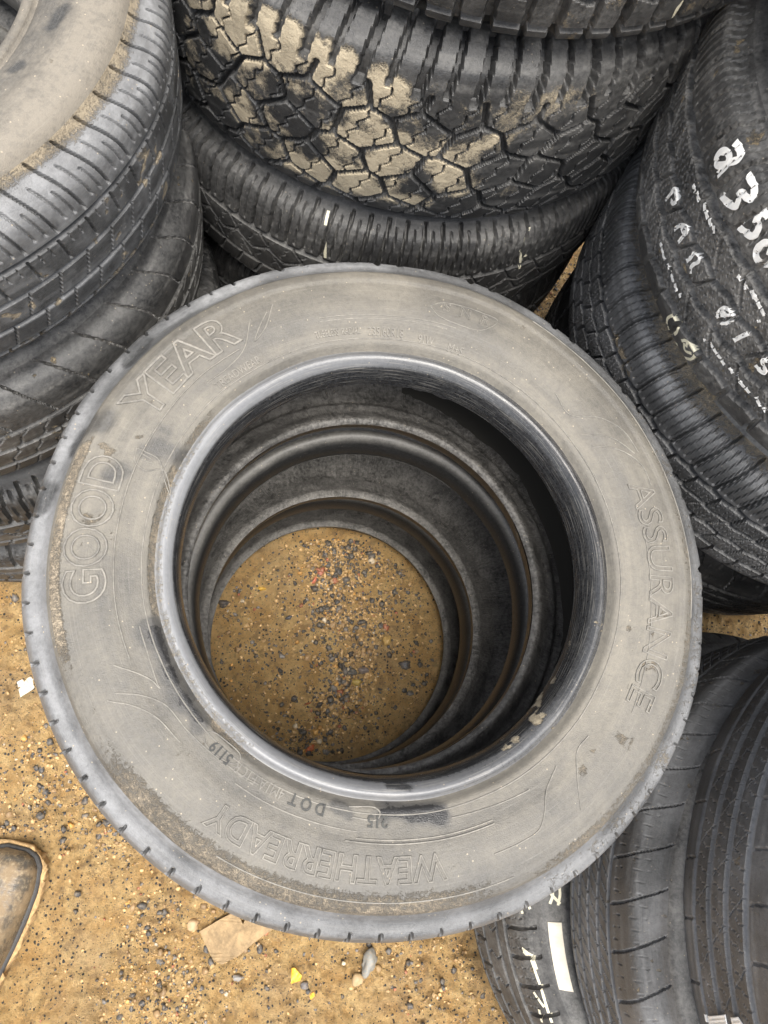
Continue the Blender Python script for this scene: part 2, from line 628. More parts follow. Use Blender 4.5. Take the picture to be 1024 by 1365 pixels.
# ------------------------------------------------------------------ tread patterns
P_TOURING = [('g', .040, .005, .006, 0, .05), ('g', .004, .004, .003, 0, .05), ('g', -.030, .005, .003, 0, .05), ('g', -.062, .004, .003, 0, .05),
             ('c', .046, .106, .033, 0, -.25, -2.6, .0024, .0060, 0, .01), ('c', .052, .090, .033, .36, -.25, -2.6, .0022, .0030, 0, .01),
             ('c', .050, .078, .033, .68, -.25, -2.6, .0022, .0030, 0, .01), ('c', .008, .037, .033, .1, -.2, 0, .0022, .004, 0, .01),
             ('c', .026, .037, .011, .1, -.2, 0, .0012, .002, 0, .01), ('c', -.028, .002, .033, .4, .25, 0, .0018, .003, 0, .01),
             ('c', -.06, -.032, .033, .7, .2, 0, .0018, .003, 0, .01), ('c', -.105, -.064, .033, .2, .2, 0, .0024, .004, 0, .01)]
P_ARCS = [('g', .030, .007, .006, 0, .05), ('g', -.004, .006, .006, 0, .05), ('g', -.040, .006, .006, 0, .05), ('g', -.07, .004, .004, 0, .05),
          ('c', .036, .108, .052, 0, -.3, -4.5, .0021, .0065, 0, .01), ('c', -.036, .026, .026, .3, .5, 0, .0016, .003, .002, .02),
          ('c', -.068, -.044, .026, .1, .3, 0, .0018, .003, 0, .02), ('c', -.11, -.073, .03, .1, .2, 0, .002, .003, 0, .02)]
P_SLOTS = [('c', .028, .112, .0235, 0, .08, 0, .0040, .0080, 0, .01), ('c', .034, .100, .0235, .5, .08, 0, .0020, .0032, 0, .012),
           ('g', .026, .006, .007, 0, .05), ('g', -.006, .003, .005, .007, .047), ('c', -.004, .022, .047, .15, -.7, 0, .003, .005, 0, .02),
           ('c', -.034, -.010, .047, .55, -.7, 0, .003, .005, 0, .02), ('c', -.03, .02, .0235, .2, .5, 0, .0012, .002, .002, .012),
           ('g', -.038, .006, .007, 0, .05), ('c', -.072, -.042, .03, .1, .4, 0, .003, .005, 0, .02), ('g', -.074, .005, .006, 0, .05),
           ('c', -.115, -.078, .0235, .1, 0, 0, .0034, .0055, 0, .02)]
P_ALLTERRAIN = [('vor', [(.062, .0), (.024, .5), (-.018, .05), (-.058, .55), (-.098, .1)], .056, .0052, .0078, -.125, .074, 1.25),
                ('c', .068, .170, .056, .27, .16, 0, .0100, .012, 0, .01), ('c', .074, .170, .056, .77, .16, 0, .0065, .009, 0, .01),
                ('c', -.11, .074, .028, .2, .55, 0, .0018, .0045, .0030, .016)]
P_LUGS = [('vor', [(.03, .0), (-.014, .5)], .06, .007, .010, -.055, .13, 1.3),
          ('c', -.15, -.052, .06, .25, -.1, 0, .009, .011, 0, .01), ('c', -.13, -.056, .06, .75, -.1, 0, .006, .007, 0, .01),
          ('g', -.054, .006, .009, .005, .06), ('g', -.088, .004, .005, 0, .06), ('c', -.05, .12, .02, .2, .5, 0, .0013, .003, .003, .014)]
P_WINTER = [('g', .046, .011, .009, .0015, .043), ('g', .008, .007, .008, .003, .043), ('g', -.026, .008, .008, .0025, .043), ('g', -.062, .009, .008, .002, .043),
            ('c', .052, .118, .043, 0, .22, 0, .0040, .006, 0, .01), ('c', .058, .112, .0108, .5, .22, 0, .0018, .0022, 0, .007),
            ('c', .013, .041, .043, .35, -.75, 0, .0042, .007, 0, .02), ('c', -.022, .003, .043, .1, .55, 0, .0036, .007, 0, .02),
            ('c', -.057, -.031, .043, .6, -.7, 0, .0040, .007, 0, .02), ('c', -.12, -.067, .043, .3, .1, 0, .0048, .007, 0, .02),
            ('c', -.058, .041, .0072, .2, .3, 0, .0009, .0016, .0014, .008)]
P_WINTER_B = [('g', .040, .008, .008, .0015, .036), ('g', .010, .005, .007, .002, .036), ('g', -.020, .006, .007, .002, .036), ('g', -.052, .007, .007, 0, .036),
              ('c', .045, .120, .036, 0, .12, 0, .0028, .0065, 0, .01), ('c', .050, .108, .009, .5, .12, 0, .0018, .0028, 0, .009),
              ('c', .013, .036, .036, .3, .2, 0, .0034, .006, 0, .02), ('c', -.017, .007, .036, .8, .5, 0, .003, .006, 0, .02),
              ('c', -.049, -.023, .036, .2, .3, 0, .0034, .006, 0, .02), ('c', -.12, -.056, .036, .6, .1, 0, .0036, .006, 0, .02),
              ('c', -.1, .036, .006, .2, .15, 0, .0009, .0014, .001, .008)]
P_RIBS = [('g', .033, .0075, .0045, 0, .05), ('g', .006, .005, .0045, 0, .05), ('g', -.020, .005, .0045, 0, .05), ('g', -.046, .005, .0045, 0, .05), ('g', -.070, .006, .0045, 0, .05), ('g', -.09, .004, .005, 0, .05),
          ('c', .040, .132, .052, 0, -.16, -3.0, .0022, .0065, 0, .01), ('c', .046, .06, .013, .3, -.1, 0, .001, .0015, 0, .01),
          ('c', -.016, .028, .017, .2, .85, 0, .0017, .0032, 0, .01), ('c', -.066, -.022, .017, .7, .85, 0, .0017, .0032, 0, .01), ('c', -.12, -.066, .02, .2, .4, 0, .0016, .003, 0, .01),
          ('c', .078, .10, .013, .1, -.1, 0, .0009, .001, 0, .01)]
P_RIBS_WIDE = [('g', .046, .0085, .0042, 0, .05), ('g', .012, .0085, .0042, 0, .05), ('g', -.022, .0085, .0042, 0, .05), ('g', -.056, .0075, .0042, 0, .05), ('c', -.05, .042, .012, .3, .35, 0, .0010, .0012, .001, .012),
               ('c', -.02, .042, .062, .2, -.9, 0, .0013, .0018, 0, .01), ('c', -.054, -.025, .062, .7, -.9, 0, .0013, .0018, 0, .01),
               ('c', -.125, -.060, .062, .1, -.25, 1.0, .0022, .003, 0, .01), ('c', .05, .12, .05, .1, -.2, 2.0, .0022, .003, 0, .01)]
P_COMMERCIAL = [('g', -.070, .005, .007, 0, .05), ('g', -.030, .006, .007, 0, .05), ('g', .022, .007, .007, 0, .05), ('g', .052, .008, .008, 0, .05),
                ('c', -.067, -.034, .037, 0, .06, 0, .0036, .006, 0, .01), ('c', -.064, -.036, .0093, .5, .06, 0, .0009, .0015, .0006, .01),
                ('c', -.027, .018, .037, .4, .1, 0, .0022, .004, .004, .03), ('c', .057, .115, .037, .2, -.05, 0, .0042, .007, 0, .01),
                ('c', .058, .10, .0125, .6, -.05, 0, .0009, .0015, .0006, .01), ('c', -.11, -.073, .037, .3, .1, 0, .002, .004, .003, .03)]
P_TOP = [('c', .066, .0915, .0275, 0, .12, 0, .0021, .007, 0, .01), ('g', .055, .008, .007, 0, .05), ('g', .0, .008, .007, 0, .05), ('g', -.05, .008, .007, 0, .05),
         ('c', -.112, -.054, .0275, 0, .2, 0, .003, .006, 0, .01)]

# ------------------------------------------------------------------ dirt of each tyre (shaped stains), with some painted sheen and shade


def blob(xyz, pts, rad):
    """1 near a chain of ground-plan points"""
    x, y, z = xyz
    best = np.full(x.shape, 9.0)
    P = [np.array(p[:2]) for p in pts]
    if len(P) == 1:
        P = P * 2
    for a, b in zip(P[:-1], P[1:]):
        d = b - a
        L = max(1e-9, d @ d)
        t = np.clip(((x - a[0]) * d[0] + (y - a[1]) * d[1]) / L, 0, 1)
        best = np.minimum(best, np.hypot(x - a[0] - t * d[0], y - a[1] - t * d[1]))
    return 1 - sst(rad * .5, rad * 1.3, best + (fbm(x, y, z, 70, 4, 77) - .5) * rad * 2.0)


TOPZ = .693


def tp(px, py):
    return at(px, py, TOPZ)


def mask_top(s, name, TH, VV, H, xyz, rr):
    x, y, z = xyz
    M = np.zeros(TH.shape + (3,))
    n = fbm(x, y, z, 11, 4, 41)
    n2 = fbm(x, y, z, 55, 4, 43)
    a = np.degrees(np.arctan2(np.sin(TH), np.cos(TH))) % 360
    if name == 'sidewall':
        rub = fbm(TH * s.R * 1.0, rr * 16.0, np.zeros(rr.shape), 7, 4, 49)
        M[..., 0] = .50 + .32 * sst(.3, .7, n) + .22 * (n2 - .5) + .42 * (rub - .5) - .14 * sst(195, 240, a) * (1 - sst(290, 330, a))
        M[..., 0] += .10 * (rr < .245)
        left = sst(150, 165, a) * (1 - sst(196, 208, a))
        ring = sst(.298, .301, rr) * (1 - sst(.309, .312, rr))
        M[..., 1] = .62 * left * ring
        low = sst(205, 225, a) * (1 - sst(275, 300, a)) * sst(.285, .302, rr)
        M[..., 1] = np.maximum(M[..., 1], (.45 + .30 * n) * low * .9)
        right = np.clip(sst(282, 300, a) + (1 - sst(5, 60, a)), 0, 1) * sst(.298, .306, rr)
        M[..., 1] = np.maximum(M[..., 1], right * (.08 + .72 * n))
        M[..., 1] = np.maximum(M[..., 1], .55 * sst(.62, .75, fbm(x, y, z, 85, 3, 47)) * sst(.48, .62, n) * (rr > .235))
        rustring = (1 - sst(.2275, .231, rr)) * sst(120, 160, a) * (1 - sst(230, 245, a))
        M[..., 1] = np.maximum(M[..., 1], rustring * (.35 + .4 * n2))
        w = np.maximum.reduce([blob(xyz, [tp(196, 838), tp(212, 880), tp(240, 930), tp(262, 965)], .010),
                               blob(xyz, [tp(187, 832), tp(190, 850)], .006),
                               blob(xyz, [tp(505, 1083), tp(545, 1086), tp(585, 1087)], .010),
                               blob(xyz, [tp(440, 1075), tp(460, 1086)], .005)])
        st = np.maximum.reduce([blob(xyz, [tp(205, 590), tp(240, 605)], .016), blob(xyz, [tp(110, 575), tp(140, 560)], .012),
                                blob(xyz, [tp(148, 640), tp(160, 630)], .009)])
        M[..., 2] = .58 * blob(xyz, [tp(200, 842), tp(218, 890), tp(243, 935), tp(258, 958)], .006)
        M[..., 2] = np.maximum(M[..., 2], .62 * blob(xyz, [tp(505, 1083), tp(545, 1086), tp(585, 1087)], .008))
        M[..., 0] *= 1 - .85 * w * (.6 + .4 * n2)
        M[..., 0] *= 1 - .7 * st
        M[..., 1] *= (1 - w) * (1 - st)
    elif name == 'tread':
        M[..., 0] = .20 + .55 * sst(.35, .7, n) + .25 * (n2 - .5)
        right = np.clip(sst(285, 300, a) + (1 - sst(20, 70, a)), 0, 1)
        M[..., 1] = right * (.15 + .55 * n2) * .8
        st = np.maximum.reduce([blob(xyz, [tp(104, 605), tp(120, 580)], .013), blob(xyz, [tp(60, 650), tp(50, 668)], .010),
                                blob(xyz, [tp(165, 480), tp(190, 450)], .006)])
        M[..., 0] *= 1 - .9 * st
    elif name == 'bead':
        M[..., 0] = .34 + .25 * (n - .45) + .34 * np.cos(np.radians(a - 185))  # paler round the left: sky reflection painted into the dust mask
        M[..., 0] *= sst(.2065, .2085, rr)
        M[..., 1] = .70 * sst(.60, .70, n2) * sst(.45, .6, n) * sst(90, 60, np.abs((a + 60) % 360 - 60))
        M[..., 1] = np.maximum(M[..., 1], .4 * sst(.2125, .2165, rr) * sst(120, 160, a) * (1 - sst(230, 245, a)))
        M[..., 0] *= 1 - .85 * blob(xyz, [tp(520, 1045), tp(545, 1050)], .004)
    return M


def mud_blocks(amount, lo, hi, a0=None, a1=None, seed=51, side=.5):
    def f(s, name, TH, VV, H, xyz, rr):
        x, y, z = xyz
        M = np.zeros(TH.shape + (3,))
        n = fbm(x, y, z, 13, 4, seed)
        n2 = fbm(x, y, z, 70, 3, seed + 3)
        if name == 'tread':
            n4 = fbm(x, y, z, 34, 4, seed + 7)
            top = 1 - sst(.001, .004, H)
            band = sst(lo - .01, lo + .02, VV) * (1 - sst(hi - .02, hi + .01, VV))
            m = -.38 * (1 - sst(.42, .58, n4)) + amount * (.44 + .95 * sst(.36, .62, n)) + .8 * (n2 - .5) - .25 * sst(.0006, .002, H)
            if a0 is not None:
                d = np.degrees(np.arctan2(np.sin(TH - math.radians(a0)), np.cos(TH - math.radians(a0))))
                m = m * (1 - .8 * sst(0, a1, np.abs(d)))
            M[..., 1] = m * band * (top * .9 + .1)
            M[..., 0] = .05 + .34 * sst(.35, .75, n)
        elif name == 'sidewall':
            M[..., 0] = .3 + .5 * n
            M[..., 1] = side * sst(.4, .7, n)
        else:
            M[..., 0] = .4 * n
        return M
    return f


def mask_left_top(s, name, TH, VV, H, xyz, rr):
    x, y, z = xyz
    M = np.zeros(TH.shape + (3,))
    n = fbm(x, y, z, 12, 4, 61)
    n2 = fbm(x, y, z, 60, 3, 63)
    if name == 'sidewall':
        M[..., 0] = .34 + .40 * n + .55 * sst(s.R - .090, s.R - .038, rr) + .3 * (n2 - .5)
        dk = np.maximum(blob(xyz, [at(72, 28, .873), at(84, 8, .873)], .008), blob(xyz, [at(14, 82, .873), at(24, 78, .873)], .006))
        M[..., 0] *= 1 - .85 * dk
        ring = sst(s.R - .085, s.R - .052, rr)
        inner = 1 - sst(s.R - .095, s.R - .075, rr)
        M[..., 1] = .40 * sst(.62, .74, n2) * sst(.52, .64, n)
    elif name == 'tread':
        M[..., 0] = .06 + .5 * n * sst(.03, .10, VV) + .28 * sst(.45, .75, n2)
        low = 1 - sst(-.085, -.035, VV)
        M[..., 0] += .3 * sst(.03, .08, VV)
        edge = .85 * sst(s.vs - .022, s.vs - .003, VV + .016 * (n - .5)) * (.65 + .4 * n2)
        M[..., 1] = edge + low * (.30 + .5 * n2 + .2 * sst(.001, .003, H)) + (1 - low) * .7 * sst(.64, .76, n2) * sst(.06, .02, VV)
    else:
        M[..., 0] = .5 + .4 * n2
    return M


def mask_dusty_top(s, name, TH, VV, H, xyz, rr):
    """dirty band where the tyre above rested"""
    x, y, z = xyz
    M = np.zeros(TH.shape + (3,))
    n = fbm(x, y, z, 14, 4, 71)
    n2 = fbm(x, y, z, 80, 3, 73)
    if name == 'sidewall':
        M[..., 0] = .55 + .4 * n
        M[..., 1] = .42 * sst(.35, .6, n) + .2 * sst(.6, .7, n2)
    elif name == 'tread':
        M[..., 0] = .06 + .40 * sst(.35, .75, n)
        M[..., 0] += .22 * sst(.075, .11, VV)
        M[..., 1] = .72 * sst(.60, .72, n) * sst(.5, .62, n2) * sst(.02, .05, VV)
        M[..., 1] = np.maximum(M[..., 1], .62 * sst(.075, .125, VV + .03 * (n - .5)))
    else:
        M[..., 0] = .4
    return M


def mask_grey(s, name, TH, VV, H, xyz, rr):
    x, y, z = xyz
    M = np.zeros(TH.shape + (3,))
    n = fbm(x, y, z, 16, 4, 81)
    M[..., 0] = .18 + .36 * sst(.35, .75, n) if name == 'tread' else .2 + .4 * n
    if name == 'tread':
        M[..., 0] += .70 * sst(.0022, .004, H)
        M[..., 1] = .5 * sst(.68, .80, fbm(x, y, z, 75, 3, 85))
    return M


def mask_deep(s, name, TH, VV, H, xyz, rr):
    M = np.zeros(TH.shape + (3,))
    x, y, z = xyz
    M[..., 0] = .03 + .26 * sst(.35, .75, fbm(x, y, z, 14, 3, 91))
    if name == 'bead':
        M[..., 0] = (.30 + .4 * fbm(x, y, z, 20, 3, 93)) * sst(s.rb - .0065, s.rb - .003, rr)  # pale crest over dark seat: ring gloss and shade painted in
    if name == 'tread':
        M[..., 0] += .25 * sst(.003, .006, H)
    return M

# ------------------------------------------------------------------ the tyres
G_ALL = 'used tyres stacked in the yard'
T = {}
T['top'] = Tyre('dusty grey tyre with raised sidewall lettering, lying flat on top of the middle stack',
                (.118, .170, .589), .3435, .210, rb=.2135, zb=.0915, TW=.186, elems=P_TOP, tilt=(.028, 0), steps=((.2290, .2305, .0007, .0005), (.2555, .2575, .0009, .0005), (.2575, .300, .0006, .0010), (.2990, .3005, .0018, .0005), (.3005, .3125, .0022, .0008), (.3035, .3045, .0006, .0004), (.3085, .3095, .0006, .0004)), fine=.0017, ds=.0015, round_=.6,
                mask=mask_top, mats=dict(tread=M_PALE, sidewall=M_DUSTY, bead=M_BEAD), face=math.radians(235), group=G_ALL)
T['mid'] = Tyre('middle tyre of the centre stack, seen through the hole of the dusty top tyre',
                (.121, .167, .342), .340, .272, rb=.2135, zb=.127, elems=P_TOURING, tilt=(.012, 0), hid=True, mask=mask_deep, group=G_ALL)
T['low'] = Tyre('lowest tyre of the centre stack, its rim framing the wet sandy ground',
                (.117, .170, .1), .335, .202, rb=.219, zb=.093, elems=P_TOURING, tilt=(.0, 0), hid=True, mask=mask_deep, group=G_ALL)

T['L1'] = Tyre('muddy worn tyre at the upper left, its hole in the very corner of the picture',
               (-.443, .617, .765), .335, .215, rb=.220, TW=.178, steps=((.2425, .2440, .0009, .0005), (.262, .264, .0010, .0006), (.264, .298, .0008, .0010)), elems=P_TOURING, round_=1.2, mask=mask_left_top, mats=dict(tread=M_PALE, sidewall=M_TAN, bead=M_TAN), fine=.0013, ds=.0014, group=G_ALL)
T['L2'] = Tyre('black tyre with a shiny smooth shoulder, second from the top of the left stack',
               (-.448, .612, .555), .348, .213, TW=.178, elems=P_ARCS, round_=1.2, mask=mask_grey, fine=0.0018, ds=0.0018, group=G_ALL)
T['L3'] = Tyre('dull black tyre with slotted shoulder, third from the top of the left stack',
               (-.435, .605, .335), .350, .215, elems=P_SLOTS, fine=.003, ds=.0028, mask=mask_deep, group=G_ALL)
T['L4'] = Tyre('dark tyre on the sandy ground at the bottom of the left stack',
               (-.425, .607, .112), .356, .22, elems=P_COMMERCIAL, fine=.003, ds=.0028, mask=mask_deep, group=G_ALL)

T['M0'] = Tyre('chunky tyre at the top edge of the picture, lying on the mud caked one',
               (.185, .94, 1.0), .364, .235, TW=.21, lug=.05, elems=P_LUGS, mask=mud_blocks(.25, -.12, .0, seed=57), round_=.2, fine=0.0018, ds=0.0018, group=G_ALL)
T['M1'] = Tyre('knobbly off road tyre with pale dried mud caked on its blocks, at the back',
               (.158, .925, .765), .358, .240, TW=.205, elems=P_ALLTERRAIN, round_=.2, lug=.050, fine=.0018, ds=.0016,
               mask=mud_blocks(1.0, -.085, .100, 242, 66), mats=dict(sidewall=M_DUSTY, tread=M_MUDDY), group=G_ALL)
T['M2'] = Tyre('black tyre with evenly slotted shoulder, right under the mud caked tyre',
               (.152, .925, .545), .366, .214, TW=.185, elems=P_SLOTS, mask=mask_deep, mats=dict(tread=M_TREAD_DRY), fine=0.0017, ds=0.0017, group=G_ALL)
T['M3'] = Tyre('shaded tyre in the dark gap behind the dusty top tyre, third below the chunky one',
               (.158, .945, .33), .366, .214, elems=P_SLOTS, fine=.003, ds=.0028, mask=mask_deep, group=G_ALL)
T['M4'] = Tyre('tyre on the ground in deep shade at the bottom of the back stack',
               (.166, .95, .112), .362, .22, elems=P_ARCS, hid=True, mask=mask_deep, group=G_ALL)

T['R0'] = Tyre('tyre in the upper right corner, resting on the tyre with white numbers',
               (.735, .545, 1.055), .345, .21, elems=P_ARCS, mask=mask_dusty_top, fine=.003, ds=.003, group=G_ALL)
T['R1'] = Tyre('black winter tyre at the right with white painted numbers and letters on its tread',
               (.738, .533, .835), .362, .226, TW=.2, elems=P_WINTER, round_=.5, tilt=(-.05, .05), fine=.0017, ds=.0016, mask=mask_grey, group=G_ALL)
T['R2'] = Tyre('worn tyre with fine cuts across its dusty shoulder, under the one with white numbers',
               (.757, .530, .605), .367, .236, TW=.205, elems=P_WINTER_B, round_=.9, tilt=(-.04, .01), mask=mask_dusty_top, mats=dict(tread=M_PALE), fine=.0013, ds=.0014, group=G_ALL)
T['R3'] = Tyre('dark tyre in the shade below the worn finely cut tyre on the right',
               (.775, .545, .35), .355, .235, elems=P_RIBS, fine=.003, ds=.003, mask=mask_deep, group=G_ALL)
T['R4'] = Tyre('lowest tyre of the right stack, black and shaded, beside a bare patch of ground',
               (.905, .580, .115), .352, .23, elems=P_RIBS, fine=.003, ds=.003, mask=mask_deep, group=G_ALL)

T['Z'] = Tyre('wide ribbed tyre at the lower right with four straight grooves, uppermost of its stack',
              (.865, -.220, .628), .402, .245, TW=.215, elems=P_RIBS_WIDE, round_=.5, tilt=(-.06, .015), mask=mask_grey, mats=dict(tread=M_PALE), fine=0.0018, ds=0.0018, group=G_ALL)
T['Y'] = Tyre('tyre with a broad pale shining shoulder, just above the tyre with a white sticker',
              (.815, -.240, .382), .395, .252, TW=.205, elems=P_RIBS, round_=1.3, tilt=(.04, 0), mask=mask_grey, mats=dict(tread=M_PALE), fine=0.0018, ds=0.0018, group=G_ALL)
T['X'] = Tyre('black block tread tyre with a white sticker, lowest of the lower right stack',
              (.735, -.215, .13), .390, .245, TW=.205, elems=P_COMMERCIAL, round_=.4, tilt=(.12, .05), mask=mask_grey, mats=dict(tread=M_TREAD_DRY), fine=0.0018, ds=0.0018, group=G_ALL)

# ------------------------------------------------------------------ moulded lettering and lines on the top tyre
TT = T['top']
_o = TT.S[::-1]
_side = (TT.prof[:, 1] > 0) & (TT.prof[:, 0] > TT.rb + .0105)
_sr, _sz = TT.prof[_side, 0], TT.prof[_side, 1]
_ord = np.argsort(_sr)
_sr, _sz = _sr[_ord], _sz[_ord]


def side_point(r, th, lift):
    z = np.interp(r, _sr, _sz)
    x, y = r * np.cos(th), r * np.sin(th)
    X, Y, Zw = x + TT.loc[0], y + TT.loc[1], z + TT.loc[2]
    w = (fbm(X, Y, Zw, 9, 2, 5) - .5) * .004 + (fbm(X, Y, Zw, 60, 3, 9) - .5) * .0003
    f = 1 + w / r
    return np.stack([x * f, y * f, z + w * .6 + TT.step(r) + lift], -1)


def letter_mask(P):
    x, y, z = P[:, 0] + TT.loc[0], P[:, 1] + TT.loc[1], P[:, 2] + TT.loc[2]
    m = np.zeros((len(P), 3))
    m[:, 0] = .40 + .5 * fbm(x, y, z, 25, 3, 111)
    return m


def polar(px, py):
    q = at(px, py, TOPZ) - TT.loc
    return math.atan2(q[1], q[0]), math.hypot(q[0], q[1])


def lettering(body, a0, a1, rc, hgt, outline=0.0, lift=.0006, bold=0.0, mat=None):
    """words running clockwise from angle a0 to a1 (degrees), tops outwards"""
    cu = bpy.data.curves.new('moulded_lettering', 'FONT')
    cu.body = body
    cu.size = hgt / .7
    cu.align_x = 'CENTER'
    cu.offset = bold
    cu.resolution_u = 4
    if outline:
        cu.fill_mode = 'NONE'
        cu.bevel_depth = outline
        cu.bevel_resolution = 1
    else:
        cu.extrude = .0006
    o = bpy.data.objects.new('moulded_lettering', cu)
    COL.objects.link(o)
    dg = bpy.context.evaluated_depsgraph_get()
    me = bpy.data.meshes.new_from_object(o.evaluated_get(dg))
    bpy.data.objects.remove(o)
    co = np.zeros(len(me.vertices) * 3, np.float32)
    me.vertices.foreach_get('co', co)
    co = co.reshape(-1, 3).astype(float)
    w = co[:, 0].max() - co[:, 0].min()
    want = math.radians(a0 - a1) * rc
    co[:, 0] = (co[:, 0] - (co[:, 0].max() + co[:, 0].min()) / 2) * want / w
    co[:, 1] -= hgt / 2
    th = math.radians((a0 + a1) / 2) - co[:, 0] / rc
    P = side_point(rc + co[:, 1], th, co[:, 2] + lift)
    me.vertices.foreach_set('co', P.astype(np.float32).ravel())
    a = me.attributes.new('mask', 'FLOAT_COLOR', 'POINT')
    m4 = np.ones((len(P), 4), np.float32)
    m4[:, :3] = letter_mask(P)
    a.data.foreach_set('color', m4.ravel())
    me.name = 'moulded_lettering'
    me.materials.clear()
    me.materials.append(mat or M_LETTER)
    me.update()
    return link(bpy.data.objects.new('moulded_lettering', me), TT.parts['sidewall'])


def tube(paths, rad, name, mat, parent, fn, k=5):
    VV, FF, off = [], [], 0
    ang = np.linspace(0, 2 * PI, k, endpoint=False)
    for q in paths:
        P = fn(q)
        n = len(P)
        t = np.gradient(P, axis=0)
        t /= np.linalg.norm(t, axis=1)[:, None] + 1e-12
        s_ = np.cross(t, [0, 0, 1.0]); s_ /= np.linalg.norm(s_, axis=1)[:, None] + 1e-12
        u_ = np.cross(s_, t)
        V = P[:, None] + rad * (np.cos(ang)[None, :, None] * s_[:, None] + np.sin(ang)[None, :, None] * u_[:, None])
        i = np.arange(n - 1)[:, None] * k + np.arange(k)[None]
        j = np.arange(n - 1)[:, None] * k + (np.arange(k)[None] + 1) % k
        F = np.stack([i, j, j + k, i + k], -1).reshape(-1, 4) + off
        VV.append(V.reshape(-1, 3)); FF.append(F); off += n * k
    V = np.vstack(VV)
    return mesh_np(name, V, np.vstack(FF), mat, parent, np.clip(letter_mask(V), 0, 1))


def on_side(q):
    q = np.asarray(q)
    return side_point(q[:, 1], q[:, 0], .0001)


def arc(a0, a1, r):
    a = np.radians(np.linspace(a0, a1, max(8, int(abs(a1 - a0) * 3))))
    return np.stack([a, np.full(a.shape, r)], 1)


def pxpath(pts):
    q = np.array([polar(*p) for p in pts])
    q[:, 0] = np.unwrap(q[:, 0])
    c = q * [.28, 1]
    c = catmull(c, 10)
    return c / [.28, 1]


lettering('GOOD', 192, 163.5, .281, .034, outline=.0011, bold=.001)
lettering('YEAR', 154, 126, .281, .034, outline=.0011, bold=.001)
lettering('ASSURANCE', 19, -31, .2745, .026, outline=.0007)
lettering('WEATHERREADY', 279, 235, .2775, .021, outline=.0007, bold=.0005)
lettering('D O T', 254.8, 247.0, .2375, .0098, mat=M_INK, bold=.0003)
lettering('4M1A E1CR', 245.8, 233.8, .2375, .0095)
lettering('5119', 232.6, 227.4, .2375, .0095, mat=M_INK, bold=.0003)
lettering('215', 268.3, 264.0, .2395, .0095, mat=M_INK, bold=.0003)
lettering('TUBELESS  RADIAL', 110, 98.5, .2415, .007)
lettering('235/60R18', 96.5, 87.5, .2405, .0095)
lettering('91W', 83.5, 79.5, .2375, .009)
lettering('M+S', 75.5, 71.5, .2365, .009)
lettering('TREADWEAR', 138, 125, .2395, .0075)
lettering('S  N  R', 79, 68, .278, .011, outline=.0005)
L = [arc(60, 420, .2335), arc(128, 204, .2565), arc(75, 108, .258), arc(77, 108, .2545), arc(-70, -100, .2565), arc(-70, -98, .2535),
     arc(236, 262, .2485), arc(60, -10, .3095), arc(290, 240, .302)]
L += [pxpath([(330, 430), (322, 465), (300, 490), (272, 512)]), pxpath([(360, 410), (350, 440), (336, 456), (342, 440), (352, 420)]),
      pxpath([(182, 835), (192, 870), (205, 912), (208, 918), (198, 908), (178, 898), (148, 888)]),
      pxpath([(150, 925), (185, 928), (215, 940), (245, 975), (300, 1022), (340, 1046)]),
      pxpath([(140, 935), (175, 942), (205, 958), (235, 990)]),
      pxpath([(740, 520), (760, 548), (800, 555), (830, 572), (850, 600)]), pxpath([(790, 590), (830, 600), (855, 618), (868, 645)]),
      pxpath([(785, 980), (770, 1000), (768, 1040), (772, 1080)]), pxpath([(742, 1020), (726, 1055), (722, 1085), (715, 1105), (690, 1122), (655, 1138)]),
      pxpath([(775, 575), (815, 582), (845, 602)]), pxpath([(705, 1052), (660, 1073), (600, 1090)]),
      pxpath([(570, 408), (586, 404), (640, 418), (660, 428), (640, 440), (612, 434), (580, 420), (570, 408)]),
      pxpath([(858, 705), (866, 760), (868, 830), (860, 890), (842, 950)])]
# small wing emblem between the two halves of the name
L += [pxpath([(178, 600), (176, 618), (190, 628), (212, 625), (222, 660), (214, 640), (206, 612), (190, 604), (178, 600)]),
      pxpath([(184, 606), (196, 612)]), pxpath([(184, 614), (200, 618)])]
for l in L:
    tube([l], .0007, 'moulded_line', M_LETTER, TT.parts['sidewall'], on_side)
BX = [pxpath([(270, 978), (268, 990), (296, 1015), (312, 1018), (316, 1008), (296, 988), (278, 976), (270, 978)]),
      pxpath([(462, 1076), (498, 1078), (504, 1085), (500, 1093), (466, 1090)])]
for b in BX:
    tube([b], .0007, 'moulded_border', M_LETTER, TT.parts['sidewall'], on_side)

# ------------------------------------------------------------------ white writing on the winter tyre


def z5(pts):
    return [(880 + a / 5.6875, 160 + b / 5.6875) for a, b in pts]


def z6(pts):
    return [(880 + a / 5.6875, 380 + b / 5.6875) for a, b in pts]


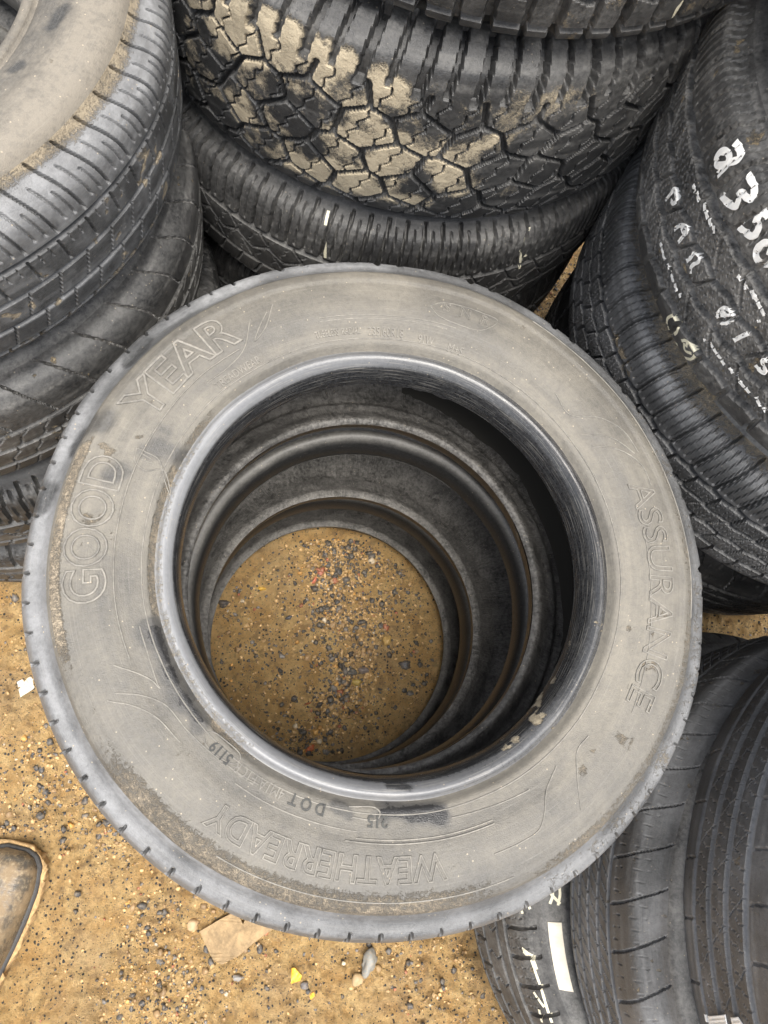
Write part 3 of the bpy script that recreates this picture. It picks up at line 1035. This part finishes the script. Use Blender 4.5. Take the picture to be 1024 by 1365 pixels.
RT = T['R1']
NUM = [z5([(565, 170), (597, 205), (614, 265), (590, 302), (540, 318), (470, 346), (432, 335), (428, 290), (460, 245), (505, 240), (526, 278), (512, 335), (480, 375), (437, 420)]),
       z5([(660, 415), (692, 455), (714, 515), (712, 560), (690, 600), (655, 585), (625, 550), (600, 562), (597, 610), (575, 655), (545, 650), (500, 612), (470, 572)]),
       z5([(815, 735), (790, 700), (765, 692), (745, 735), (728, 775), (750, 805), (735, 850), (700, 880), (650, 855), (590, 800)]),
       z5([(845, 935), (800, 932), (755, 955), (730, 1000), (735, 1050), (775, 1085), (830, 1085), (860, 1050), (850, 1010), (815, 990)])]
strokes(RT, 'painted_number', M_PAINT, NUM, .0064)
LET = [z5([(45, 605), (75, 570), (105, 525), (122, 560), (125, 610), (100, 635), (82, 605)]),
       z5([(110, 830), (150, 800), (195, 810), (210, 845), (180, 880), (140, 930)]), z5([(165, 815), (180, 850), (205, 850)]),
       z5([(205, 1070), (240, 1040), (265, 1005), (292, 1020), (300, 1068), (262, 1092), (240, 1115), (236, 1165)]),
       z6([(430, 225), (490, 172), (540, 200), (562, 245), (470, 290), (432, 228)]), z6([(480, 190), (515, 250)]), z6([(500, 290), (540, 215)]), z6([(460, 225), (545, 235)]),
       z6([(560, 420), (618, 388), (676, 362)]), z6([(815, 572), (778, 572), (782, 605), (800, 640), (790, 665), (750, 642), (725, 605)])]
strokes(RT, 'painted_letter', M_PAINT, LET, .0042)
DASH = [z5(p) for p in ([(255, 490), (270, 545)], [(282, 548), (300, 620)], [(340, 630), (345, 685)], [(350, 690), (365, 750)], [(376, 752), (388, 810)], [(412, 800), (410, 860)],
                        [(590, 1180), (625, 1225)], [(635, 1228), (655, 1280)], [(700, 1290), (718, 1355)], [(5, 930), (35, 1060)], [(60, 1085), (80, 1158)], [(85, 1168), (105, 1228)],
                        [(115, 1238), (126, 1298)], [(152, 1312), (155, 1345)])]
DASH += [z6(p) for p in ([(695, 40), (710, 80)], [(720, 85), (742, 122)], [(745, 128), (766, 175)], [(772, 180), (796, 230)], [(650, 0), (660, 30)], [(750, 262), (756, 282)],
                         [(380, 435), (402, 475)], [(408, 482), (430, 522)], [(436, 528), (460, 560)], [(465, 568), (486, 605)], [(340, 405), (343, 428)], [(525, 625), (550, 668)],
                         [(560, 678), (592, 722)], [(600, 728), (636, 778)], [(646, 782), (676, 820)], [(725, 850), (760, 920)], [(782, 928), (810, 975)], [(150, 65), (156, 95)], [(115, 0), (125, 50)])]
strokes(RT, 'painted_dash', M_PAINT, DASH, .0040)
CRY = [z6(p) for p in ([(118, 235), (98, 232), (60, 252), (52, 295)], [(105, 240), (135, 300), (132, 350), (108, 375)], [(60, 310), (72, 345), (95, 370)], [(70, 365), (80, 390)],
                       [(165, 420), (205, 425), (262, 505)], [(185, 440), (190, 490), (240, 520)], [(265, 530), (240, 560), (190, 550)], [(210, 430), (200, 470)], [(115, 435), (135, 452)])]
strokes(RT, 'crayon_letter', M_CRAYON, CRY, .0034)
CR2 = [[(706, 303), (703, 314), (700, 323)], [(694, 333), (694, 345), (693, 358)], [(697, 345), (702, 340)], [(438, 281), (434, 300)], [(434, 318), (434, 343)]]
strokes(T['M2'], 'crayon_mark', M_CRAYON, CR2, .0036)
CR3 = [[(727, 1184), (738, 1196), (747, 1205)], [(736, 1182), (737, 1194), (733, 1205)], [(745, 1178), (746, 1192), (744, 1207)], [(693, 1204), (696, 1218)], [(700, 1196), (706, 1212)],
       [(698, 1268), (708, 1280), (714, 1296), (722, 1318), (730, 1345), (736, 1363)], [(709, 1272), (716, 1292)], [(712, 1322), (726, 1342)], [(719, 1345), (723, 1362)], [(696, 1264), (709, 1274)]]
strokes(T['X'], 'crayon_mark', M_CRAYON, CR3, .0038)
strokes(T['M0'], 'crayon_mark', M_CRAYON, [[(911, 0), (903, 10), (898, 22)]], .0045)

# paper stickers
M_STICKER = simple('paper_sticker', (.66, .60, .50), .75, .10, 90)


def sticker(tyre, name, px4, mat, label, n=10):
    c = [tyre.hit(*p) for p in px4]
    c = np.array([q if q else c[0] for q in c])
    c[:, 0] = np.unwrap(c[:, 0])
    s_ = np.linspace(0, 1, n * 2)
    t_ = np.linspace(0, 1, n)
    S_, T_ = np.meshgrid(s_, t_, indexing='ij')
    Q = (c[0][None, None] * (1 - S_[..., None]) * (1 - T_[..., None]) + c[1][None, None] * (1 - S_[..., None]) * T_[..., None]
         + c[2][None, None] * S_[..., None] * T_[..., None] + c[3][None, None] * S_[..., None] * (1 - T_[..., None]))
    rough = .0006 * np.sin(S_ * 23) * np.sin(T_ * 3)
    top = tyre.wobble(tyre.surf(Q[..., 0], Q[..., 1], .0016 + rough, pat=False))
    bot = tyre.wobble(tyre.surf(Q[..., 0], Q[..., 1], .0004, pat=False))
    nu, nv = S_.shape
    V = np.vstack([top.reshape(-1, 3), bot.reshape(-1, 3)])
    F = [grid_faces(nu, nv), grid_faces(nu, nv, nu * nv)[:, ::-1]]
    edge = [(i, i + 1) for i in range(nv - 1)] + [((nu - 1) * nv + i + 1, (nu - 1) * nv + i) for i in range(nv - 1)]
    edge += [((i + 1) * nv, i * nv) for i in range(nu - 1)] + [(i * nv + nv - 1, (i + 1) * nv + nv - 1) for i in range(nu - 1)]
    m = nu * nv
    F.append(np.array([(a, b, b + m, a + m) for a, b in edge]))
    o = mesh_np(name, V, np.vstack(F), mat, tyre.parts['tread'], smooth=False)
    if label:
        o['label'] = label
    return o


sticker(T['X'], 'sticker', [(730, 1229), (748, 1230), (765, 1322), (746, 1318)], M_STICKER, None)
sticker(T['Z'], 'sticker', [(946, 1354), (968, 1352), (972, 1372), (948, 1374)], M_PAINT, None)
sticker(T['Z'], 'sticker', [(976, 1356), (985, 1355), (1000, 1378), (982, 1380)], M_PAINT, None)
strokes(T['Z'], 'crayon_mark', M_PAINT, [[(919, 1328), (922, 1342), (925, 1354)], [(940, 1352), (942, 1362)]], .0035)

# ------------------------------------------------------------------ ground
FOOT = at(10, 1215, .03)


def gh(x, y):
    z0 = np.zeros_like(x)
    a = (fbm(x, y, z0, 3.0, 3, 201) - .5) * .035
    b = (fbm(x, y, z0, 16, 4, 203) - .5) * .020
    c = np.abs(fbm(x, y, z0, 38, 4, 207) - .5) * -.042
    d = (fbm(x, y, z0, 120, 3, 211) - .5) * .011
    calm = np.maximum.reduce([1 - sst(.20, .34, np.hypot(x - cx, y - cy)) for cx, cy in ((.12, .17),)])
    rough = (1 - .55 * calm) * (.55 + .9 * sst(.35, .65, fbm(x, y, z0, 7, 2, 215)))
    # a trodden rim of mud round the boot
    dx, dy = x - FOOT[0], y - FOOT[1]
    rim = .012 * np.exp(-((np.hypot((dx - .01) / .075, (dy + .03) / .16) - 1) / .16) ** 2)
    return a * .5 * (1 - calm) + (b + c) * rough + d + rim - .004


def gcoords(lo, hi, step, far):
    mid = np.arange(lo, hi, step)
    g, s_ = [], step
    p = hi
    while p < far:
        g.append(p); s_ *= 1.35; p += s_
    q, p, s_ = [], lo, step
    while p > -far:
        s_ *= 1.35; p -= s_; q.append(p)
    return np.r_[q[::-1], mid, g, [far]]


gx = gcoords(-.75, 1.15, .0034, 45)
gy = gcoords(-.62, 1.75, .0038, 45)
GX, GY = np.meshgrid(gx, gy, indexing='ij')
GZ = gh(GX, GY)


def ground_material():
    s = NT('wet_sandy_soil')
    o = s.obj()
    n0 = s.noise(5, 4, .6)
    n1 = s.noise(26, 6, .65)
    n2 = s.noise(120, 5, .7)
    n3 = s.noise(480, 4, .7)
    c = s.mix(s.ramp(n1, .3, .7), (.65, .385, .140), (.86, .595, .265))
    c = s.mix(s.math('MULTIPLY', s.ramp(n0, .45, .65), .55), c, (.56, .40, .22))
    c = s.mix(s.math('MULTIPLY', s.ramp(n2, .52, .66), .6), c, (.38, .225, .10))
    nm = s.noise(58, 6, .75)
    c = s.mix(s.math('MULTIPLY', s.ramp(nm, .50, .38), .65), c, (.34, .215, .105))  # low spots coloured darker, standing in for shade in the crevices
    c = s.mix(s.math('MULTIPLY', s.ramp(nm, .56, .68), .5), c, (.78, .56, .27))
    c = s.mix(s.math('MULTIPLY', s.ramp(n3, .58, .70), .55), c, (.76, .56, .30))
    c = s.mix(s.math('MULTIPLY', s.ramp(n3, .42, .30), .6), c, (.13, .08, .035))
    # dark grit
    v = s.n('ShaderNodeTexVoronoi', i_Scale=170.0, feature='F1')
    s.l(o, v.inputs['Vector'])
    pick = s.n('ShaderNodeSeparateColor')
    s.l(v.outputs['Color'], pick.inputs[0])
    patch = s.ramp(s.noise(9, 3), .42, .62)
    sel = s.math('GREATER_THAN', pick.outputs[0], s.math('SUBTRACT', .93, s.math('MULTIPLY', patch, .22)))
    grit = s.math('MULTIPLY', s.math('LESS_THAN', v.outputs['Distance'], .36), sel)
    gc = s.mix(pick.outputs[1], (.035, .033, .032), (.09, .085, .08))
    c = s.mix(grit, c, gc)
    v2 = s.n('ShaderNodeTexVoronoi', i_Scale=330.0)
    s.l(o, v2.inputs['Vector'])
    p2 = s.n('ShaderNodeSeparateColor')
    s.l(v2.outputs['Color'], p2.inputs[0])
    g2 = s.math('MULTIPLY', s.math('LESS_THAN', v2.outputs['Distance'], .34), s.math('GREATER_THAN', p2.outputs[0], .80))
    gc2 = s.mix(s.ramp(p2.outputs[1], .4, .6), (.06, .05, .04), (.62, .45, .25))
    c = s.mix(g2, c, gc2)
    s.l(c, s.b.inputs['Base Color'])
    s.l(s.math('ADD', .42, s.math('MULTIPLY', n1, .45)), s.b.inputs['Roughness'])
    b = s.bump(nm, 1.0, .016)
    b = s.bump(n2, 1.0, .010, b)
    b = s.bump(n3, 1.0, .004, b)
    b = s.bump(s.math('ADD', grit, g2), .5, .002, b)
    s.l(b, s.b.inputs['Normal'])
    return s.m


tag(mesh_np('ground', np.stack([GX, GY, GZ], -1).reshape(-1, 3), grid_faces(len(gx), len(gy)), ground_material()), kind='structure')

# ---- loose gravel: nobody could count it
import bmesh


def ico(sub):
    bm = bmesh.new()
    bmesh.ops.create_icosphere(bm, subdivisions=sub, radius=1)
    V = np.array([v.co[:] for v in bm.verts])
    F = np.array([[v.index for v in f.verts] for f in bm.faces])
    bm.free()
    return V, F


STACKS = [(t.loc[0], t.loc[1], t.R) for k, t in T.items() if t.loc[2] < .2 and k != 'low']


def free_spot(x, y, pad=0.0):
    for a, b, r in STACKS:
        if math.hypot(x - a, y - b) < r + pad:
            return False
    d = math.hypot(x - T['low'].loc[0], y - T['low'].loc[1])
    if .198 < d < .338 + pad:
        return False
    if abs(x - FOOT[0]) < .06 and -.22 < y - FOOT[1] < .11:
        return False
    return True


PAL = [((.040, .040, .042), .30), ((.07, .068, .066), .20), ((.14, .13, .12), .08), ((.24, .15, .07), .16), ((.36, .23, .10), .07), ((.30, .10, .05), .025), ((.46, .38, .27), .03), ((.46, .24, .06), .035)]
PC = np.array([p[0] for p in PAL])
PW = np.array([p[1] for p in PAL]); PW /= PW.sum()


def scatter(n, smin, smax, sub, power):
    V0, F0 = ico(sub)
    XY = []
    VV, FF, CC, k = [], [], [], 0
    m = n * 4
    xs = RNG.uniform(-.62, 1.1, m); ys = RNG.uniform(-.5, 1.6, m)
    hole = RNG.uniform(size=m) < .12
    ha, hr = RNG.uniform(0, 2 * PI, m), .205 * np.sqrt(RNG.uniform(0, 1, m))
    lc = T['low'].loc
    xs = np.where(hole, lc[0] + hr * np.cos(ha), xs); ys = np.where(hole, lc[1] + hr * np.sin(ha), ys)
    dens = fbm(xs, ys, np.zeros_like(xs), 7, 3, 301)
    keep = RNG.uniform(0, 1, m) < sst(.36, .66, dens) * .9 + .10
    for x, y in zip(xs[keep], ys[keep]):
        if k >= n:
            break
        if not free_spot(x, y):
            continue
        r = smin + (smax - smin) * RNG.uniform() ** power
        V = V0 * (1 + .22 * RNG.normal(size=(len(V0), 1))) * np.array([1, RNG.uniform(.65, 1), RNG.uniform(.5, .8)]) * r
        a = RNG.uniform(0, 2 * PI)
        c, s_ = math.cos(a), math.sin(a)
        V = V @ np.array([[c, -s_, 0], [s_, c, 0], [0, 0, 1]]).T
        V = V + [x, y, 0]
        V[:, 2] += r * .12
        XY.append((x, y))
        VV.append(V); FF.append(F0 + k * len(V0))
        CC.append(np.tile(PC[RNG.choice(len(PC), p=PW)] * RNG.uniform(.7, 1.3), (len(V0), 1)))
        k += 1
    XY = np.array(XY)
    VV = np.stack(VV)
    VV[:, :, 2] += gh(XY[:, 0], XY[:, 1])[:, None]
    return VV.reshape(-1, 3), np.vstack(FF), np.vstack(CC)


def stone_material(name, attr=True, col=None, rough=.55):
    s = NT(name)
    n = s.noise(260, 4, .7)
    if attr:
        base = s.n('ShaderNodeAttribute', attribute_name='mask').outputs['Color']
    else:
        base = s.mix(0.0, col, col)
    c = s.mix(s.math('MULTIPLY', s.ramp(n, .4, .7), .35), base, (.40, .29, .16))
    s.l(c, s.b.inputs['Base Color'])
    s.b.inputs['Roughness'].default_value = rough
    s.l(s.bump(n, .5, .001), s.b.inputs['Normal'])
    return s.m


M_GRAVEL = stone_material('gravel_stone')
V1, F1, C1 = scatter(15000, .0011, .0036, 1, 1.7)
V2, F2, C2 = scatter(2600, .0030, .0072, 2, 2.4)
gv = mesh_np('gravel', np.vstack([V1, V2]), np.vstack([F1, F2 + len(V1)]), M_GRAVEL, None, np.vstack([C1, C2]))
tag(gv, kind='stuff')
# crumbs of soil
V3, F3, C3 = scatter(9000, .0012, .0046, 1, 2.0)
C3 = np.tile([.48, .31, .14], (len(V3), 1)) * (.7 + .6 * np.repeat(RNG.uniform(size=(len(V3) // 12, 1)), 12, 0))
tag(mesh_np('soil_crumbs', V3, F3, M_GRAVEL, None, C3), kind='stuff')

# ---- single stones and litter one can point to


def stone(px, py, size, col, label, flat=.6, ratio=.75, rot=0.0, name='stone', cat='stone', seed=0, group=None, jag=.10):
    p = at(px, py, .0)
    V0, F0 = ico(3)
    r = np.random.default_rng(seed + int(px))
    ph = r.uniform(0, 9, 3)
    k = 1 + jag * np.sin(V0[:, 0] * 3.1 + ph[0]) + jag * np.sin(V0[:, 1] * 4.3 + ph[1]) + (fbm(V0[:, 0] + ph[2], V0[:, 1], V0[:, 2], 2.2, 3, seed) - .5) * .7
    V = V0 * k[:, None] * np.array([1, ratio, flat]) * size
    c, s_ = math.cos(rot), math.sin(rot)
    V = V @ np.array([[c, -s_, 0], [s_, c, 0], [0, 0, 1]]).T
    o = mesh_np(name, V, F0, stone_material(name + '_surface', False, col))
    z = float(gh(np.array([p[0]]), np.array([p[1]]))[0])
    o.location = (p[0], p[1], z + size * flat * .35)
    return tag(o, label, cat, group)


GS = 'stones lying on the wet sand'
stone(492, 1284, .019, (.20, .20, .185), 'pale grey broken stone half sunk in the sand, below the dusty top tyre', rot=1.3, seed=3, group=GS, jag=.14)
stone(476, 1306, .011, (.36, .25, .13), 'sandy beige stone just left of the pale grey broken stone', rot=1.2, seed=4, group=GS)
stone(314, 1307, .012, (.22, .21, .20), 'long flat grey stone under the piece of cardboard', flat=.4, ratio=.45, seed=5, group=GS)
stone(256, 1234, .011, (.40, .27, .15), 'rounded tan stone left of the piece of cardboard', seed=6, group=GS)
stone(406, 1314, .0075, (.11, .10, .10), 'small dark round pebble beside the yellow chip', seed=7, group=GS)
stone(610, 1238, .0075, (.60, .27, .03), 'orange pebble at the lower edge of the dusty top tyre', seed=8, group=GS)
stone(420, 772, .0075, (.48, .14, .08), 'long red brick chip inside the middle stack, near the top of the hole', ratio=.5, rot=1.1, seed=9, name='brick_chip', cat='brick chip')
stone(427, 764, .006, (.36, .12, .08), 'small round reddish chip touching the long red brick chip', seed=19, name='brick_chip', cat='brick chip')
stone(413, 999, .009, (.42, .10, .03), 'rust red brick chip at the lower rim of the hole', ratio=.6, rot=.5, seed=10, name='brick_chip', cat='brick chip')
stone(410, 938, .008, (.40, .12, .04), 'thin red brick sliver lying on the sand inside the hole', ratio=.22, rot=.35, seed=11, name='brick_chip', cat='brick chip')
stone(516, 854, .0105, (.42, .27, .09), 'largest tan stone inside the hole of the middle stack', ratio=.8, rot=.9, seed=12, group=GS)
stone(540, 886, .0105, (.06, .06, .065), 'dark angular stone right of the tan stone inside the hole', seed=13, group=GS)
stone(486, 893, .0100, (.13, .11, .105), 'grey brown stone in the cluster of stones inside the hole', seed=14, group=GS)
stone(470, 896, .0085, (.05, .05, .048), 'black stone left of the grey brown one inside the hole', seed=15, group=GS)
stone(476, 909, .0085, (.34, .24, .06), 'ochre stone below the black one inside the hole', seed=16, group=GS)
stone(299, 804, .0110, (.045, .042, .045), 'black wet stone at the left edge of the hole', ratio=.65, seed=17, group=GS)
stone(349, 783, .0070, (.50, .29, .03), 'amber yellow pebble at the upper left of the hole', ratio=.7, seed=18, group=GS)
stone(421, 976, .0060, (.55, .30, .08), 'orange yellow pebble above the rust red brick chip', seed=20, group=GS)
stone(385, 823, .0070, (.06, .065, .08), 'bluish black pebble in the middle of the hole', ratio=.5, rot=.4, seed=21, group=GS)
stone(40, 1140, .006, (.16, .15, .15), 'small grey pebble above the boot toe', seed=22, group=GS)


def sheet(name, px, mat, thick, lift, label, cat, z=.008, curl=.004, seed=0):
    """a flat scrap with a traced outline, real thickness and a slight curl"""
    pts = [at(a, b, z) for a, b in px]
    c = np.mean(pts, axis=0)
    bm = bmesh.new()
    f = bm.faces.new([bm.verts.new((p[0] - c[0], p[1] - c[1], 0)) for p in pts])
    if f.normal.z < 0:
        f.normal_flip()
    bmesh.ops.triangulate(bm, faces=bm.faces[:])
    bmesh.ops.subdivide_edges(bm, edges=bm.edges[:], cuts=5, use_grid_fill=True)
    bmesh.ops.triangulate(bm, faces=bm.faces[:])
    for v in bm.verts:
        x, y = v.co.x + c[0], v.co.y + c[1]
        v.co.z = curl * (vnoise(np.array([x * 38.0]), np.array([y * 38.0]), np.array([seed * 1.0]), 9)[0] - .4) + .0008 * math.sin(x * 900) * math.sin(y * 700)
    g = bmesh.ops.extrude_face_region(bm, geom=bm.faces[:])
    for v in [e for e in g['geom'] if isinstance(e, bmesh.types.BMVert)]:
        v.co.z -= thick
    bmesh.ops.recalc_face_normals(bm, faces=bm.faces[:])
    me = bpy.data.meshes.new(name)
    bm.to_mesh(me)
    bm.free()
    me.materials.append(mat)
    o = link(bpy.data.objects.new(name, me))
    zg = float(gh(np.array([c[0]]), np.array([c[1]]))[0])
    o.location = (c[0], c[1], zg + lift)
    return tag(o, label, cat)


M_CARD = simple('wet_cardboard', (.27, .185, .095), .8, .38, 45)
sheet('cardboard_piece', [(266, 1242), (290, 1228), (314, 1215), (320, 1224), (324, 1233), (327, 1226), (322, 1214), (345, 1212), (382, 1226), (362, 1240), (338, 1258), (318, 1275), (296, 1286), (284, 1280), (278, 1268)],
      M_CARD, .0025, .007, 'torn piece of brown cardboard on the sand under the edge of the dusty top tyre', 'cardboard', curl=.006, seed=2)
M_YEL = simple('yellow_plastic', (.62, .33, .02), .4, .12, 90)
sheet('yellow_chip', [(389, 1292), (393, 1291), (403, 1302), (401, 1309), (388, 1313)], M_YEL, .003, .007, 'bright yellow flat chip on the sand below the cardboard', 'chip', curl=.002, seed=3)
sheet('yellow_chip', [(413, 1330), (419, 1326), (421, 1331), (415, 1337)], M_YEL, .003, .006, 'tiny pale yellow chip near the bottom edge of the picture', 'chip', curl=.001, seed=4)
sheet('paper_scrap', [(18, 908), (30, 902), (46, 893), (50, 900), (40, 918), (23, 929)], simple('white_paper', (.55, .52, .42), .7, .12, 80), .0012, .009, 'white paper scrap on the sand at the left edge of the dusty top tyre', 'paper', curl=.008, seed=5)

# ---- standing water inside the two upper tyres of the middle stack


def water_ring(tyre, r0, r1, z, tilt, label):
    nu, nr = 200, 14
    th = np.radians(np.linspace(-80, 80, nu))
    rr = np.linspace(r0, r1, nr)
    TH, RR = np.meshgrid(th, rr, indexing='ij')
    zz = z - tilt * RR * np.cos(TH - .12)
    V = np.stack([RR * np.cos(TH), RR * np.sin(TH), zz], -1).reshape(-1, 3)
    s = NT('dark_standing_water')
    s.b.inputs['Base Color'].default_value = (.040, .038, .034, 1)
    s.b.inputs['Roughness'].default_value = .10
    s.b.inputs['IOR'].default_value = 1.33
    s.l(s.bump(s.noise(40, 2), .03, .001), s.b.inputs['Normal'])
    o = mesh_np('rain_water', V, grid_faces(nu, nr)[:, ::-1], s.m)
    o.location = tyre.loc
    return tag(o, label, 'water')


water_ring(T['top'], .236, .331, -.0962, .0, 'black pool of rain water lying inside the dusty top tyre')

# ------------------------------------------------------------------ boot at the left edge
def boot():
    root = bpy.data.objects.new('boot', None)
    COL.objects.link(root)
    zg = .0
    toe = at(20, 1133, .035); heel = at(-58, 1345, .035)
    d = (toe - heel)[:2]; d /= np.linalg.norm(d)
    ang = math.atan2(d[1], d[0])
    root.location = (toe[0], toe[1], zg)
    root.rotation_euler = (0, 0, ang)
    root.empty_display_size = .05
    tag(root, 'toe of a muddy dark leather boot standing on the sand at the left edge', 'boot')
    # x runs back from the toe (negative), y across
    st = np.array([0, .006, .02, .05, .09, .13, .17, .21, .25, .275, .292, .298])
    wl = np.array([.016, .032, .043, .050, .049, .046, .040, .036, .036, .034, .024, .010])
    hz = np.array([.030, .046, .054, .060, .068, .088, .108, .115, .115, .112, .100, .085])
    xs = np.r_[np.linspace(0, .03, 16), np.linspace(.034, .298, 40)]
    W = np.interp(xs, st, wl); Hh = np.interp(xs, st, hz)
    for _ in range(2):
        W[1:-1] = (W[:-2] + 2 * W[1:-1] + W[2:]) / 4
        Hh[1:-1] = (Hh[:-2] + 2 * Hh[1:-1] + Hh[2:]) / 4

    def leather(name, base, mudcol):
        s = NT(name)
        n1, n2 = s.noise(28, 5, .65), s.noise(220, 4, .7)
        mp = s.n('ShaderNodeMapping', i_Scale=(380.0, 40.0, 60.0))
        s.l(s.obj(), mp.inputs[0])
        cr = s.noise(1.0, 3, .6, vec=mp.outputs[0], dist=.8)
        c = s.mix(s.ramp(n1, .36, .58), base, mudcol)
        c = s.mix(s.math('MULTIPLY', s.ramp(n2, .5, .7), .5), c, (.40, .33, .22))
        s.l(c, s.b.inputs['Base Color'])
        s.l(s.math('ADD', .25, s.math('MULTIPLY', s.ramp(n1, .42, .6), .5)), s.b.inputs['Roughness'])
        b = s.bump(cr, .35, .0012)
        s.l(s.bump(n2, .4, .001, b), s.b.inputs['Normal'])
        return s.m

    def loft(name, Wv, z0, z1, mat, power=2.4, k=28, off=0.0):
        a = np.linspace(0, PI, k)
        cx = np.sign(np.cos(a)) * np.abs(np.cos(a)) ** (2 / power)
        sz = np.abs(np.sin(a)) ** (2 / power)
        V = np.stack([np.broadcast_to(-xs[:, None] + off, (len(xs), k)), Wv[:, None] * cx[None], z0 + (z1[:, None] - z0) * sz[None]], -1)
        return mesh_np(name, V.reshape(-1, 3), grid_faces(len(xs), k), mat, root)

    loft('upper', W * .94, .018, Hh, leather('boot_leather', (.085, .075, .062), (.23, .165, .095)), 2.6)
    # sole: outline extruded, and the welt that rims it
    def slab(name, grow, z0, z1, mat):
        out = np.r_[np.stack([-xs, W * grow], 1), np.stack([-xs[::-1], -W[::-1] * grow], 1)]
        out[:, 0] = np.where(out[:, 0] > -.03, out[:, 0] + .006 * (grow - .9) / .2, out[:, 0])
        n = len(out)
        rings = [(1.0, z0), (1.0, z1 - .003), (.985, z1), (.80, z1 + .0005)]
        V = []
        cen = np.array([-.14, 0])
        for f, z in rings:
            p = cen + (out - cen) * f
            V.append(np.c_[p, np.full(n, z)])
        V = np.vstack(V)
        if grow > 1.1:
            q = fbm(V[:, 0], V[:, 1], V[:, 2], 90, 4, 401) - .5
            V = V + np.c_[q * .022, np.sign(V[:, 1]) * q * .022, q * .012]
        F = []
        for r in range(3):
            for i in range(n):
                j = (i + 1) % n
                F.append((r * n + i, r * n + j, (r + 1) * n + j, (r + 1) * n + i))
        return mesh_np(name, V, np.array(F)[:, ::-1], mat, root)
    slab('sole', 1.13, -.004, .018, simple('muddy_rubber_sole', (.46, .30, .14), .95, .4, 110, 1.0))
    slab('welt', 1.05, .010, .024, simple('dark_welt', (.05, .048, .046), .5, .3, 200, .5))
    # ankle shaft with an open collar
    a = np.linspace(0, 2 * PI, 40)
    zs = np.linspace(.085, .20, 14)
    prof = [(1 + .06 * math.sin(i), z) for i, z in enumerate(zs)] + [(.90, .203), (.86, .19), (.84, .12)]
    V = np.array([[(-.225 + .055 * k * math.cos(t) - .02 * (z - .08)), .040 * k * math.sin(t), z] for k, z in prof for t in a])
    mesh_np('shaft', V, grid_faces(len(prof), len(a))[:, ::-1], leather('boot_shaft_leather', (.07, .065, .06), (.16, .12, .075)), root)


boot()

# ------------------------------------------------------------------ light
SUN_EL, SUN_AZ = math.radians(77), math.radians(-75)     # high, from the lower right of the picture, behind cloud
w = bpy.data.worlds.new('World')
scene.world = w
w.use_nodes = True
nt = w.node_tree
bg = nt.nodes['Background']
sky = nt.nodes.new('ShaderNodeTexSky')
sky.sky_type = 'NISHITA'
sky.sun_disc = False
sky.sun_elevation = SUN_EL
sky.sun_rotation = PI / 2 - SUN_AZ
sky.air_density = 1.0
sky.dust_density = 3.5
sky.ozone_density = 1.0
hs = nt.nodes.new('ShaderNodeHueSaturation')          # grey overcast
hs.inputs['Saturation'].default_value = .35
nt.links.new(sky.outputs[0], hs.inputs['Color'])
nt.links.new(hs.outputs[0], bg.inputs[0])
bg.inputs[1].default_value = .11
sun = bpy.data.lights.new('sun', 'SUN')
sun.energy = 1.9
sun.angle = math.radians(36)
sun.color = (1.0, .95, .87)
so = bpy.data.objects.new('sun', sun)
COL.objects.link(so)
dv = Vector((math.cos(SUN_EL) * math.cos(SUN_AZ), math.cos(SUN_EL) * math.sin(SUN_AZ), math.sin(SUN_EL)))
so.rotation_euler = dv.to_track_quat('Z', 'Y').to_euler()

scene.view_settings.view_transform = 'Standard'
scene.view_settings.look = 'None'
scene.view_settings.gamma = 1
scene.view_settings.use_curve_mapping = False
scene.view_settings.exposure = 1.5
scene.render.filter_size = .9
scene.render.engine = 'CYCLES'
scene.cycles.max_bounces = 8
scene.cycles.use_denoising = True
